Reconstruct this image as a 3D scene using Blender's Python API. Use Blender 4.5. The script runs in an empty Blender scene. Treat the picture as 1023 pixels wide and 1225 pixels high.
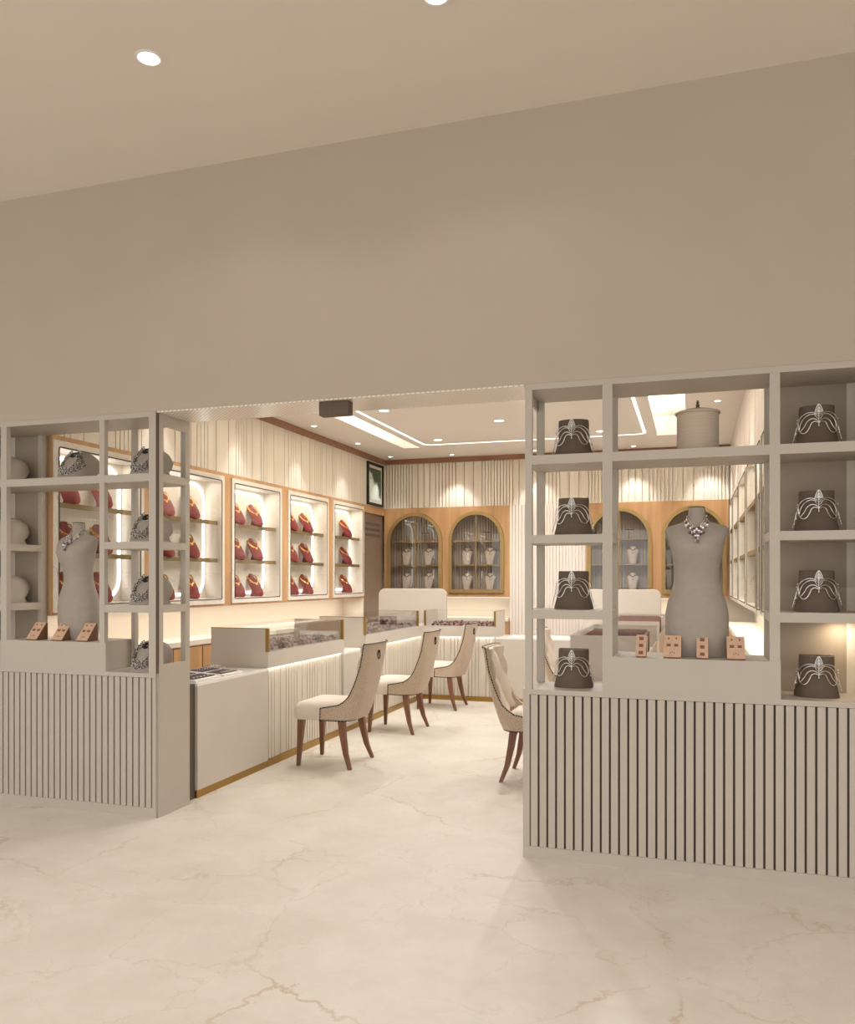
import bpy, bmesh, math, random
from mathutils import Vector, Matrix
PI = math.pi
S = bpy.context.scene
C = S.collection
rnd = random.Random(7)

# ------------------------------------------------------------------ camera
cd = bpy.data.cameras.new('camera'); cam = bpy.data.objects.new('camera', cd); C.objects.link(cam)
cd.sensor_fit = 'HORIZONTAL'; cd.sensor_width = 36; cd.lens = 990 / 1023 * 36
cd.shift_x = 0; cd.shift_y = 79.5 / 1023
cam.location = (0, 0, 1.5); cam.rotation_euler = (PI / 2, 0, math.atan(318.5 / 990))
S.camera = cam
# ------------------------------------------------------------------ world, exposure
w = bpy.data.worlds.new('world'); S.world = w; w.use_nodes = True
w.node_tree.nodes['Background'].inputs[0].default_value = (1.0, 0.99, 0.975, 1)
w.node_tree.nodes['Background'].inputs[1].default_value = 1.33
S.view_settings.view_transform = 'Standard'; S.view_settings.look = 'None'
S.view_settings.exposure = 0.0; S.view_settings.gamma = 1
L_SPOT = 21.0      # wall-washing downlights of the shop
L_ISL = 76.0       # wide downlights of the ceiling island
L_COVE = 9.0      # hidden strips, watts per metre in the tray
L_LEDGE = 1.6      # hidden strips under the wall cases
L_MALL = 85.0
L_CASE = 1.2       # added fill lamp in the top of each wall case

def srgb(r, g, b):
    f = lambda c: ((c / 255 + .055) / 1.055) ** 2.4 if c / 255 > .04045 else c / 255 / 12.92
    return (f(r), f(g), f(b), 1)

# ------------------------------------------------------------------ materials
def mat(name, col, rough=.5, metal=0, noise=None, scale=8, stretch=(1, 1, 1), bump=0, emit=0, spec=.5, sheen=0):
    m = bpy.data.materials.new(name); m.use_nodes = True
    nt = m.node_tree; b = nt.nodes['Principled BSDF']
    b.inputs['Base Color'].default_value = col; b.inputs['Roughness'].default_value = rough
    b.inputs['Metallic'].default_value = metal
    b.inputs['Specular IOR Level'].default_value = spec
    if sheen: b.inputs['Sheen Weight'].default_value = sheen
    if emit:
        b.inputs['Emission Color'].default_value = col; b.inputs['Emission Strength'].default_value = emit
    tc = nt.nodes.new('ShaderNodeTexCoord'); mp = nt.nodes.new('ShaderNodeMapping')
    mp.inputs['Scale'].default_value = stretch
    nt.links.new(tc.outputs['Object'], mp.inputs[0])
    n = nt.nodes.new('ShaderNodeTexNoise'); n.inputs['Scale'].default_value = scale; n.inputs['Detail'].default_value = 6
    nt.links.new(mp.outputs[0], n.inputs['Vector'])
    if noise is not None:
        r = nt.nodes.new('ShaderNodeValToRGB'); r.color_ramp.elements[0].position = .35; r.color_ramp.elements[1].position = .65
        r.color_ramp.elements[0].color = col; r.color_ramp.elements[1].color = noise
        nt.links.new(n.outputs['Fac'], r.inputs[0]); nt.links.new(r.outputs[0], b.inputs['Base Color'])
    if bump:
        bp = nt.nodes.new('ShaderNodeBump'); bp.inputs['Strength'].default_value = bump; bp.inputs['Distance'].default_value = .004
        nt.links.new(n.outputs['Fac'], bp.inputs['Height']); nt.links.new(bp.outputs[0], b.inputs['Normal'])
    return m

def mat_marble(name, base, patch, vein, scale=1.0, rough=.25, vein_w=.012):
    m = bpy.data.materials.new(name); m.use_nodes = True
    nt = m.node_tree; b = nt.nodes['Principled BSDF']; N = nt.nodes.new; L = nt.links.new
    b.inputs['Roughness'].default_value = rough
    tc = N('ShaderNodeTexCoord')
    n0 = N('ShaderNodeTexNoise'); n0.inputs['Scale'].default_value = 1.6 * scale; n0.inputs['Detail'].default_value = 9; n0.inputs['Roughness'].default_value = .65
    L(tc.outputs['Object'], n0.inputs['Vector'])
    mx = N('ShaderNodeVectorMath'); mx.operation = 'SCALE'; mx.inputs['Scale'].default_value = .55 / scale
    sb = N('ShaderNodeVectorMath'); sb.operation = 'SUBTRACT'; sb.inputs[1].default_value = (.5, .5, .5)
    L(n0.outputs['Color'], sb.inputs[0]); L(sb.outputs[0], mx.inputs[0])
    ad = N('ShaderNodeVectorMath'); ad.operation = 'ADD'; L(tc.outputs['Object'], ad.inputs[0]); L(mx.outputs[0], ad.inputs[1])
    vs = []
    for sc, wd in ((.95 * scale, vein_w), (2.1 * scale, vein_w * .6)):
        v = N('ShaderNodeTexVoronoi'); v.feature = 'DISTANCE_TO_EDGE'; v.inputs['Scale'].default_value = sc
        L(ad.outputs[0], v.inputs['Vector'])
        r = N('ShaderNodeMapRange'); r.inputs['From Min'].default_value = 0; r.inputs['From Max'].default_value = wd
        r.inputs['To Min'].default_value = 1; r.inputs['To Max'].default_value = 0
        L(v.outputs['Distance'], r.inputs['Value']); vs.append(r)
    # veins fade in and out
    n1 = N('ShaderNodeTexNoise'); n1.inputs['Scale'].default_value = 1.3 * scale; n1.inputs['Detail'].default_value = 3
    L(tc.outputs['Object'], n1.inputs['Vector'])
    m1 = N('ShaderNodeMapRange'); m1.inputs['From Min'].default_value = .42; m1.inputs['From Max'].default_value = .62
    L(n1.outputs['Fac'], m1.inputs['Value'])
    mu = N('ShaderNodeMath'); mu.operation = 'MULTIPLY'; L(vs[0].outputs[0], mu.inputs[0]); L(m1.outputs[0], mu.inputs[1])
    inv = N('ShaderNodeMath'); inv.operation = 'SUBTRACT'; inv.inputs[0].default_value = 1; L(m1.outputs[0], inv.inputs[1])
    mu2 = N('ShaderNodeMath'); mu2.operation = 'MULTIPLY'; L(vs[1].outputs[0], mu2.inputs[0]); L(inv.outputs[0], mu2.inputs[1])
    mu3 = N('ShaderNodeMath'); mu3.operation = 'MULTIPLY'; mu3.inputs[1].default_value = .6; L(mu2.outputs[0], mu3.inputs[0])
    mm = N('ShaderNodeMath'); mm.operation = 'MAXIMUM'; L(mu.outputs[0], mm.inputs[0]); L(mu3.outputs[0], mm.inputs[1])
    r0 = N('ShaderNodeValToRGB'); e = r0.color_ramp.elements; e[0].position = .38; e[0].color = base; e[1].position = .68; e[1].color = patch
    n2 = N('ShaderNodeTexNoise'); n2.inputs['Scale'].default_value = 2.4 * scale; n2.inputs['Detail'].default_value = 12; n2.inputs['Roughness'].default_value = .7
    L(ad.outputs[0], n2.inputs['Vector']); L(n2.outputs['Fac'], r0.inputs[0])
    mc = N('ShaderNodeMix'); mc.data_type = 'RGBA'
    sc2 = N('ShaderNodeMath'); sc2.operation = 'MULTIPLY'; sc2.inputs[1].default_value = .75; L(mm.outputs[0], sc2.inputs[0])
    L(sc2.outputs[0], mc.inputs['Factor']); L(r0.outputs[0], mc.inputs['A']); mc.inputs['B'].default_value = vein
    L(mc.outputs['Result'], b.inputs['Base Color'])
    return m

def mat_wood(name, a, c, axis=2, scale=14, rough=.45):
    st = [1, 1, 1]; st[axis] = .06
    return mat(name, a, rough, noise=c, scale=scale, stretch=tuple(st), bump=.05)

def mat_glass(name, refl=.10):
    m = bpy.data.materials.new(name); m.use_nodes = True; nt = m.node_tree
    for n in list(nt.nodes): nt.nodes.remove(n)
    o = nt.nodes.new('ShaderNodeOutputMaterial'); mx = nt.nodes.new('ShaderNodeMixShader')
    t = nt.nodes.new('ShaderNodeBsdfTransparent'); g = nt.nodes.new('ShaderNodeBsdfGlossy'); g.inputs['Roughness'].default_value = .02
    f = nt.nodes.new('ShaderNodeFresnel'); f.inputs['IOR'].default_value = 1.3
    mr = nt.nodes.new('ShaderNodeMath'); mr.operation = 'MULTIPLY'; mr.use_clamp = True; mr.inputs[1].default_value = refl
    nt.links.new(f.outputs[0], mr.inputs[0])
    nt.links.new(mr.outputs[0], mx.inputs[0]); nt.links.new(t.outputs[0], mx.inputs[1]); nt.links.new(g.outputs[0], mx.inputs[2])
    t.inputs[0].default_value = (.985, .99, .985, 1)
    nt.links.new(mx.outputs[0], o.inputs[0]); return m

def mat_emit(name, col, s):
    m = bpy.data.materials.new(name); m.use_nodes = True; nt = m.node_tree
    for n in list(nt.nodes): nt.nodes.remove(n)
    o = nt.nodes.new('ShaderNodeOutputMaterial'); e = nt.nodes.new('ShaderNodeEmission')
    e.inputs[0].default_value = col; e.inputs[1].default_value = s; nt.links.new(e.outputs[0], o.inputs[0]); return m

def mat_diamond(name, a, c, scale):
    m = mat(name, a, .3); nt = m.node_tree; N = nt.nodes.new; L = nt.links.new; b = nt.nodes['Principled BSDF']
    tc = N('ShaderNodeTexCoord'); mp = N('ShaderNodeMapping'); mp.inputs['Rotation'].default_value = (0, 0, PI / 4)
    L(tc.outputs['Object'], mp.inputs[0]); ck = N('ShaderNodeTexBrick'); ck.offset = 0; ck.inputs['Scale'].default_value = scale
    ck.inputs['Brick Width'].default_value = .5; ck.inputs['Row Height'].default_value = .5; ck.inputs['Mortar Size'].default_value = .07
    ck.inputs['Color1'].default_value = a; ck.inputs['Color2'].default_value = a; ck.inputs['Mortar'].default_value = c
    L(mp.outputs[0], ck.inputs['Vector']); L(ck.outputs['Color'], b.inputs['Base Color']); return m

def mat_cells(name, cols, scale, rough=.4):
    m = mat(name, cols[0], rough); nt = m.node_tree; b = nt.nodes['Principled BSDF']
    tc = nt.nodes.new('ShaderNodeTexCoord'); v = nt.nodes.new('ShaderNodeTexVoronoi'); v.inputs['Scale'].default_value = scale
    nt.links.new(tc.outputs['Object'], v.inputs['Vector'])
    sp = nt.nodes.new('ShaderNodeSeparateColor'); nt.links.new(v.outputs['Color'], sp.inputs[0])
    r = nt.nodes.new('ShaderNodeValToRGB'); r.color_ramp.interpolation = 'CONSTANT'
    e = r.color_ramp.elements; e[0].position = 0; e[0].color = cols[0]; e[1].position = 1 / len(cols); e[1].color = cols[1]
    for i in range(2, len(cols)):
        k = e.new(i / len(cols)); k.color = cols[i]
    nt.links.new(sp.outputs[0], r.inputs[0]); nt.links.new(r.outputs[0], b.inputs['Base Color']); return m

M = {}
M['paint'] = mat('wall_paint', srgb(180, 166, 149), .6, noise=srgb(182, 168, 151), scale=3)
M['ceil'] = mat('ceiling_paint', srgb(223, 212, 199), .7, noise=srgb(225, 214, 201), scale=2)
M['cab'] = mat('cabinet_paint', srgb(180, 171, 158), .5, noise=srgb(182, 173, 160), scale=6)
M['cabback'] = mat('cabinet_back_paint', srgb(168, 154, 137), .6, noise=srgb(170, 156, 139), scale=6)
M['cabdark'] = mat('cabinet_groove', srgb(92, 78, 66), .7)
M['cream'] = mat('cream_paint', srgb(222, 213, 198), .55, noise=srgb(224, 215, 200), scale=4)
M['white'] = mat('white_paint', srgb(232, 226, 216), .5)
M['shopceil'] = mat('shop_ceiling_paint', srgb(236, 231, 224), .6)
M['greige'] = mat('counter_lacquer', srgb(198, 189, 177), .4, noise=srgb(200, 191, 179), scale=5)
M['whitetop'] = mat('counter_top_white', srgb(240, 236, 230), .2)
M['floor'] = mat_marble('floor_marble', srgb(202, 194, 181), srgb(213, 206, 195), srgb(178, 150, 120), 1.0, .55, .012)
M['marble'] = mat_marble('case_marble', srgb(226, 216, 202), srgb(234, 226, 214), srgb(160, 130, 105), 4.0, .3, .012)
M['flute'] = mat_wood('pale_fluted_wood', srgb(226, 216, 200), srgb(232, 224, 210), 2, 9, .5)
M['flutecounter'] = mat_wood('greige_fluted_panel', srgb(206, 196, 180), srgb(212, 202, 188), 2, 9, .5)
M['flutewhite'] = mat('white_fluted_panel', srgb(232, 222, 212), .5)
M['wood'] = mat_wood('oak_veneer', srgb(182, 140, 96), srgb(198, 156, 110), 2, 16)
M['woodh'] = mat_wood('oak_veneer_horizontal', srgb(182, 140, 96), srgb(198, 156, 110), 1, 16)
M['crown'] = mat_wood('walnut_moulding', srgb(140, 96, 70), srgb(158, 112, 82), 0, 20)
M['taupe'] = mat('door_laminate', srgb(128, 108, 92), .5, noise=srgb(134, 114, 98), scale=4)
M['gold'] = mat('brushed_brass', srgb(172, 138, 78), .35, 1.0)
M['bronze'] = mat('bronze_edge', srgb(134, 112, 72), .5, .1)
M['arch'] = mat('antique_brass', srgb(166, 140, 90), .42, .55)
M['black'] = mat('black', srgb(22, 20, 20), .5)
M['glass'] = mat_glass('clear_glass', .5)
M['mirrorglass'] = mat_glass('cabinet_glass', 3.2)
M['led'] = mat_emit('led_strip', (1, .97, .92, 1), 4.0)
M['ledwarm'] = mat_emit('warm_led_line', (1, .95, .86, 1), 2.2)
M['lamp'] = mat_emit('downlight_lens', (1, .98, .96, 1), 5)
M['fabric'] = mat('linen_upholstery', srgb(208, 190, 168), .9, noise=srgb(176, 154, 130), scale=170, bump=.6, sheen=.2)
M['tuft'] = mat('pale_tufted_fabric', srgb(224, 212, 198), .85, noise=srgb(218, 204, 190), scale=160, bump=.2, sheen=.2)
M['legwood'] = mat_wood('walnut_leg', srgb(112, 72, 50), srgb(132, 88, 62), 2, 40, .4)
M['red'] = mat('red_velvet', srgb(112, 26, 24), .8, noise=srgb(126, 32, 28), scale=60, sheen=.1)
M['goldj'] = mat('gold_jewellery', srgb(236, 184, 96), .3, .85)
M['silver'] = mat('silver_jewellery', srgb(225, 220, 214), .28, .9)
M['greyform'] = mat('grey_display_linen', srgb(158, 148, 138), .85, noise=srgb(162, 152, 142), scale=30)
M['brown'] = mat('dark_brown_suede', srgb(94, 79, 67), .8, noise=srgb(98, 83, 71), scale=30)
M['creambust'] = mat('cream_display_velvet', srgb(228, 208, 188), .8, noise=srgb(232, 214, 196), scale=30)
M['gem'] = mat_cells('violet_and_clear_stones', [srgb(96, 82, 92), srgb(178, 166, 162), srgb(120, 100, 100), srgb(78, 64, 74)], 60, .35)
M['peach'] = mat('peach_board', srgb(198, 162, 136), .7, noise=srgb(206, 170, 144), scale=40)
M['peachside'] = mat('brown_board_edge', srgb(124, 86, 62), .7)
M['tray'] = mat_cells('jewels_on_velvet', [srgb(70, 44, 44), srgb(150, 118, 116), srgb(104, 66, 66), srgb(184, 156, 148), srgb(60, 40, 48)], 38, .5)
M['maroon'] = mat('maroon_velvet', srgb(96, 52, 48), .8, noise=srgb(118, 72, 66), scale=18, stretch=(.3, 3, 1))
M['navy'] = mat('dark_plum_felt', srgb(62, 52, 62), .8)
M['shade'] = mat('ribbed_beige_cloth', srgb(190, 174, 156), .8, noise=srgb(183, 167, 149), scale=30, stretch=(.1, .1, 6))
M['back'] = mat('case_back_slats', srgb(190, 172, 154), .6)
M['soffit'] = mat_diamond('lattice_soffit', srgb(238, 231, 221), srgb(204, 190, 172), 24)
M['soffit'].node_tree.nodes['Principled BSDF'].inputs['Roughness'].default_value = .22
M['strandbead'] = mat_cells('oxidised_and_bright_silver', [srgb(214, 208, 200), srgb(70, 64, 58), srgb(170, 162, 152), srgb(48, 44, 40)], 130, .3)
M['caseglass'] = mat_glass('wall_case_glass', .10)
M['chrome'] = mat('ring_metal', srgb(50, 40, 34), .35, .8)
# picture: waterfall print, white below, dark green above
def mat_picture():
    m = mat('waterfall_print', srgb(40, 60, 38), .3); nt = m.node_tree; N = nt.nodes.new; L = nt.links.new; b = nt.nodes['Principled BSDF']
    tc = N('ShaderNodeTexCoord'); sx = N('ShaderNodeSeparateXYZ'); L(tc.outputs['Object'], sx.inputs[0])
    n = N('ShaderNodeTexNoise'); n.inputs['Scale'].default_value = 7; L(tc.outputs['Object'], n.inputs['Vector'])
    a = N('ShaderNodeMath'); a.operation = 'MULTIPLY_ADD'; a.inputs[1].default_value = .35; L(n.outputs['Fac'], a.inputs[0]); L(sx.outputs['Z'], a.inputs[2])
    a2 = N('ShaderNodeMath'); a2.operation = 'MULTIPLY_ADD'; a2.inputs[1].default_value = .7; L(sx.outputs['Y'], a2.inputs[0]); L(a.outputs[0], a2.inputs[2])
    r = N('ShaderNodeValToRGB'); e = r.color_ramp.elements
    e[0].position = .36; e[0].color = srgb(214, 226, 216); e[1].position = .46; e[1].color = srgb(34, 54, 32)
    k = e.new(.66); k.color = srgb(70, 96, 60)
    L(a2.outputs[0], r.inputs[0]); L(r.outputs[0], b.inputs['Base Color']); return m
M['print'] = mat_picture()

# ------------------------------------------------------------------ mesh builder
class MB:
    def __init__(s): s.v = []; s.f = []; s.m = []
    def add(s, v, f, mi=0):
        o = len(s.v); s.v += [tuple(p) for p in v]; s.f += [[i + o for i in q] for q in f]; s.m += [mi] * len(f); return s
    def box(s, x0, x1, y0, y1, z0, z1, mi=0):
        v = [(x, y, z) for x in (x0, x1) for y in (y0, y1) for z in (z0, z1)]
        return s.add(v, [(0, 1, 3, 2), (4, 6, 7, 5), (0, 4, 5, 1), (2, 3, 7, 6), (0, 2, 6, 4), (1, 5, 7, 3)], mi)
    def loft(s, rings, cap=True, closed=True, mi=0):
        n = len(rings[0]); v = [p for r in rings for p in r]; f = []
        for i in range(len(rings) - 1):
            for j in range(n if closed else n - 1):
                k = (j + 1) % n; f.append((i * n + j, i * n + k, (i + 1) * n + k, (i + 1) * n + j))
        if cap: f += [list(range(n)), list(range((len(rings) - 1) * n, len(rings) * n))]
        return s.add(v, f, mi)
    def lathe(s, prof, c=(0, 0, 0), n=24, mi=0, cap=True):
        return s.loft([[(c[0] + r * math.cos(2 * PI * k / n), c[1] + r * math.sin(2 * PI * k / n), c[2] + z) for k in range(n)] for r, z in prof], cap=cap, mi=mi)
    def tube(s, pts, r=.004, n=6, closed=False, mi=0):
        P = [Vector(p) for p in pts]; R = r if isinstance(r, (list, tuple)) else [r] * len(P); rings = []
        for i, p in enumerate(P):
            a = P[(i - 1) % len(P)] if (i or closed) else p; b = P[(i + 1) % len(P)] if (i < len(P) - 1 or closed) else p
            t = (b - a).normalized(); u = t.cross(Vector((0, 0, 1)))
            if u.length < .1: u = t.cross(Vector((0, 1, 0)))
            u.normalize(); w_ = t.cross(u)
            rings.append([tuple(p + (u * math.cos(2 * PI * k / n) + w_ * math.sin(2 * PI * k / n)) * R[i]) for k in range(n)])
        if closed: rings.append(rings[0]); return s.loft(rings, cap=False, mi=mi)
        return s.loft(rings, mi=mi)
    def ball(s, c, r, n=6, m=4, sc=(1, 1, 1), mi=0):
        rings = []
        for i in range(m + 1):
            a = PI * (i / m) * .98 + .01 * PI
            rings.append([(c[0] + sc[0] * r * math.sin(a) * math.cos(2 * PI * k / n), c[1] + sc[1] * r * math.sin(a) * math.sin(2 * PI * k / n), c[2] - sc[2] * r * math.cos(a)) for k in range(n)])
        return s.loft(rings, mi=mi)
    def prism(s, poly, axis, a, b, mi=0):
        # poly in the two remaining axes (in xyz order), extruded along axis from a to b
        def pt(p, t):
            q = list(p); q.insert(axis, t); return tuple(q)
        return s.loft([[pt(p, a) for p in poly], [pt(p, b) for p in poly]], mi=mi)
    def xf(s, mtx):
        s.v = [tuple(mtx @ Vector(p)) for p in s.v]; return s
    def build(s, name, m, parent=None, loc=None, smooth=False, bevel=0):
        o0 = Vector(loc) if loc is not None else (Vector(parent['_o']) if parent is not None and '_o' in parent else Vector((0, 0, 0)))
        me = bpy.data.meshes.new(name); me.from_pydata([tuple(Vector(p) - o0) for p in s.v], [], s.f)
        ms = m if isinstance(m, (list, tuple)) else [m]
        for k in ms: me.materials.append(M[k])
        for p, i in zip(me.polygons, s.m): p.material_index = i; p.use_smooth = smooth
        bm = bmesh.new(); bm.from_mesh(me); bmesh.ops.recalc_face_normals(bm, faces=bm.faces); bm.to_mesh(me); bm.free()
        if smooth: me.set_sharp_from_angle(angle=math.radians(42))
        o = bpy.data.objects.new(name, me); C.objects.link(o)
        if parent is not None:
            o.parent = parent; o['_o'] = list(o0)
        elif loc is not None: o.location = loc
        if bevel:
            b = o.modifiers.new('bevel', 'BEVEL'); b.width = bevel; b.segments = 2; b.limit_method = 'ANGLE'
        return o

def tag(o, label, cat=None, group=None):
    o['label'] = label
    if cat: o['category'] = cat
    if group: o['group'] = group
    return o
def thing(name, label, cat, loc, group=None, local=False):
    """Empty at the thing's base. Parts are written in world coordinates unless local is set."""
    o = bpy.data.objects.new(name, None); C.objects.link(o); o.location = loc; o.empty_display_size = .1
    if not local: o['_o'] = list(loc)
    return tag(o, label, cat, group)
def struct(o): o['kind'] = 'structure'; return o
def copy_thing(root, loc, rot, label):
    c = root.copy(); C.objects.link(c); c.location = loc; c.rotation_euler = (0, 0, rot); c['label'] = label
    for ch in list(root.children):
        d = ch.copy(); C.objects.link(d); d.parent = c
        for g in list(ch.children):
            e = g.copy(); C.objects.link(e); e.parent = d
    return c
def area(name, loc, rot, sx, sy, power, col=(1, .93, .82), parent=None):
    l = bpy.data.lights.new(name, 'AREA'); l.shape = 'RECTANGLE'; l.size = sx; l.size_y = sy; l.energy = power; l.color = col
    o = bpy.data.objects.new(name, l); C.objects.link(o); o.location = loc; o.rotation_euler = rot
    if parent is not None:
        o.parent = parent; o.location = Vector(loc) - Vector(parent.location)
    return o

# ------------------------------------------------------------------ key planes
FY, DY = 4.40, 4.75            # shop front, its inner face
XL, XR, YB = -4.335, .453, 11.40   # fronts of the wall cases
XLR, XRR, YBR = -4.64, .755, 11.70  # walls behind them
HC, HS, HM = 3.235, 2.545, 4.023

# ------------------------------------------------------------------ structure
struct(MB().box(-10, 8, -5, 12, -.12, 0).build('floor', 'floor'))
struct(MB().box(-10, 8, -5, FY, HM, HM + .1).build('ceiling', 'ceil'))
b = MB().box(-10, 8, FY, DY, HS, HM + .1).box(-10, -4.80, FY, DY, 0, HS).box(.86, 8, FY, DY, 0, HS)
struct(b.build('wall_front', 'paint'))
struct(MB().box(-3.195, -.868, FY + .004, DY, HS - .008, HS).build('trim_1', 'soffit'))
# shop ceiling with a tray
tx0, tx1, ty0, ty1, tz = -3.68, -.08, 5.9, 10.41, 3.47
b = MB().box(XLR, tx0, DY, YBR, HC, HC + .06).box(tx1, XRR, DY, YBR, HC, HC + .06)
b.box(tx0, tx1, DY, ty0, HC, HC + .06).box(tx0, tx1, ty1, YBR, HC, HC + .06)
b.box(tx0 - .04, tx0, ty0, ty1, HC + .06, tz).box(tx1, tx1 + .04, ty0, ty1, HC + .06, tz)
b.box(tx0, tx1, ty0 - .04, ty0, HC + .06, tz).box(tx0, tx1, ty1, ty1 + .04, HC + .06, tz)
b.box(tx0 - .04, tx1 + .04, ty0 - .04, ty1 + .04, tz, tz + .04)
struct(b.build('ceiling', 'shopceil'))
ix0, ix1, iy0, iy1, iz = -3.33, -.404, 6.2, 10.05, 3.17
def rrect(x0, x1, y0, y1, r, n=6):
    p = []
    for cx, cy, a in ((x1 - r, y1 - r, 0), (x0 + r, y1 - r, 90), (x0 + r, y0 + r, 180), (x1 - r, y0 + r, 270)):
        for k in range(n + 1):
            t = math.radians(a + 90 * k / n); p.append((cx + r * math.cos(t), cy + r * math.sin(t)))
    return p
b = MB().prism(rrect(ix0, ix1, iy0, iy1, .10), 2, iz, iz + .05).box(ix0 + .35, ix1 - .35, iy0 + .35, iy1 - .35, iz + .05, tz)
struct(b.build('trim_2', 'shopceil'))
def ring_strip(mb, outer, inner, axis, a, b_):
    n = len(outer)
    def pt(p, t):
        q = list(p); q.insert(axis, t); return tuple(q)
    v = [pt(p, t) for lst, t in ((outer, a), (inner, a), (inner, b_), (outer, b_)) for p in lst]
    f = []
    for k in range(4):
        for j in range(n):
            f.append((k * n + j, k * n + (j + 1) % n, ((k + 1) % 4) * n + (j + 1) % n, ((k + 1) % 4) * n + j))
    mb.add(v, f); return mb
t = thing('led_line_light', 'long rounded rectangle of white light set into the dropped ceiling panel', 'light', ((ix0 + ix1) / 2, 8.1, iz))
b = ring_strip(MB(), rrect(ix0 + .115, ix1 - .115, iy0 + .16, iy1 - .17, .12), rrect(ix0 + .145, ix1 - .145, iy0 + .19, iy1 - .20, .09), 2, iz - .003, iz + .004)
b.build('diffuser', 'ledwarm', t)
t = thing('cove_light', 'hidden warm strips shining into the ceiling tray around the dropped panel', 'light', ((ix0 + ix1) / 2, 8.1, iz + .1))
b = MB()
for x in (ix0 + .30, ix1 - .33): b.box(x, x + .03, iy0 + .36, iy1 - .36, iz + .05, iz + .075)
for y in (iy0 + .30, iy1 - .33): b.box(ix0 + .36, ix1 - .36, y, y + .03, iz + .05, iz + .075)
b.build('strip', 'ledwarm', t)
ly = iy1 - iy0; lx = ix1 - ix0
area('cove_lamp', (ix0 + .1, 8.1, iz + .08), (PI, 0, 0), .12, ly - .4, L_COVE * ly, parent=t)
area('cove_lamp', (ix1 - .1, 8.1, iz + .08), (PI, 0, 0), .12, ly - .4, L_COVE * ly, parent=t)
area('cove_lamp', ((ix0 + ix1) / 2, iy1 - .1, iz + .08), (PI, 0, 0), lx - .4, .12, L_COVE * lx, parent=t)
area('cove_lamp', ((ix0 + ix1) / 2, iy0 + .1, iz + .08), (PI, 0, 0), lx - .4, .12, L_COVE * lx, parent=t)

def boards(mb, axis, a, b_, d0, d1, z0, z1, widths, gap=.010, groove=.012):
    """vertical boards side by side along axis (0 or 1); d0 face, d1 back."""
    p = a; k = 0; sgn = 1 if d1 > d0 else -1
    lo, hi = (d0 + sgn * groove, d1)
    X = (a, b_, min(lo, hi), max(lo, hi)) if axis == 0 else (min(lo, hi), max(lo, hi), a, b_)
    mb.box(*X, z0, z1)
    while p < b_ - .004:
        wd = widths[k % len(widths)]; k += 1; q = min(p + wd, b_)
        lo, hi = sorted((d0, d0 + sgn * groove))
        X = (p, q - gap, lo, hi) if axis == 0 else (lo, hi, p, q - gap)
        if q - gap > p + .002: mb.box(*X, z0, z1)
        p = q
    return mb
irr = [.06, .06, .06, .14, .22, .14, .05, .05, .05, .05, .12, .18, .06, .06, .16, .24, .10]
reg = [.044]
mix = [.044] * 10 + [.09] * 4 + [.05] * 6 + [.13] * 3
# left wall: lower wall, upper boards
b = MB().box(XLR - .1, XLR, DY, YBR, 0, HC).box(XLR, XL, 10.60, YB, 2.525, HC - .001).box(XLR, XL, 10.58, 10.60, 0, 1.235)
struct(b.build('wall_left', 'cream'))
struct(boards(MB(), 1, DY + .03, 10.60, XL, XLR, 2.525, HC - .001, irr).build('trim_3', 'flute'))
# back wall
b = MB().box(XLR - .1, XRR + .1, YBR, YBR + .1, 0, HC)
struct(b.build('wall_back', 'cream'))
struct(boards(MB(), 0, XL, XR, YB, YBR, 2.525, HC - .001, mix, .013, .022).build('trim_4', 'flute'))
struct(boards(MB(), 0, -2.455, -1.40, YB, YBR, 0, 2.525, reg).build('trim_5', 'flutewhite'))
# right wall
struct(MB().box(XRR, XRR + .1, DY, YBR, 0, HC).build('wall_right', 'cream'))
struct(boards(MB(), 1, DY + .03, YB, XR, XRR, 2.525, HC - .001, [.30, .30, .06, .06]).build('trim_6', 'flutewhite'))
# brown moulding
b = MB().box(XL - .001, XL + .03, DY, YB, 3.165, HC - .001)
struct(b.build('trim_7', 'crown'))
struct(MB().box(XL + .03, XR, YB - .03, YB, 3.165, HC - .001).build('trim_8', 'crown'))

# ------------------------------------------------------------------ shop front display cabinets
ZB, ZX = .905, 1.09
SH = [(1.284, 1.332), (1.688, 1.733), (2.111, 2.160)]
def slat_base(t, x0, x1, side=None):
    b = MB().box(x0, x1, FY + .020, DY, .06, .880).box(x0, x1, FY + .004, DY, 0, .062).box(x0, x1, FY - .002, DY, .878, ZB)
    b.build('base_cabinet', 'cab', t)
    MB().box(x0 + .03, x1 - .03, FY + .017, FY + .0202, .062, .878).build('slat_backing', 'cabdark', t)
    b = MB(); x = x0 + .032 if side != 'R' else x0 + .03
    while x < x1 - .05:
        b.box(x, x + .0355, FY, FY + .018, .064, .876); x += .0468
    b.build('slat_panel', 'cab', t)
    for xa in (x0, x1 - .024): MB().box(xa, xa + .024, FY, FY + .03, .062, .878).build('side_stile', 'cab', t)
def column(t, x0, x1, pw0, pw1, solid, sideframe):
    """shelf tower between x0 and x1 with front and rear posts"""
    b = MB()
    for x, wd in ((x0, pw0), (x1 - pw1, pw1)):
        b.box(x, x + wd, FY, FY + .035, ZB, HS - .001)
        b.box(x, x + min(wd, .035) if x == x0 else x1, DY - .035, DY, ZB, HS - .001) if x == x0 else b.box(x1 - .035, x1, DY - .035, DY, ZB, HS - .001)
    return b
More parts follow.
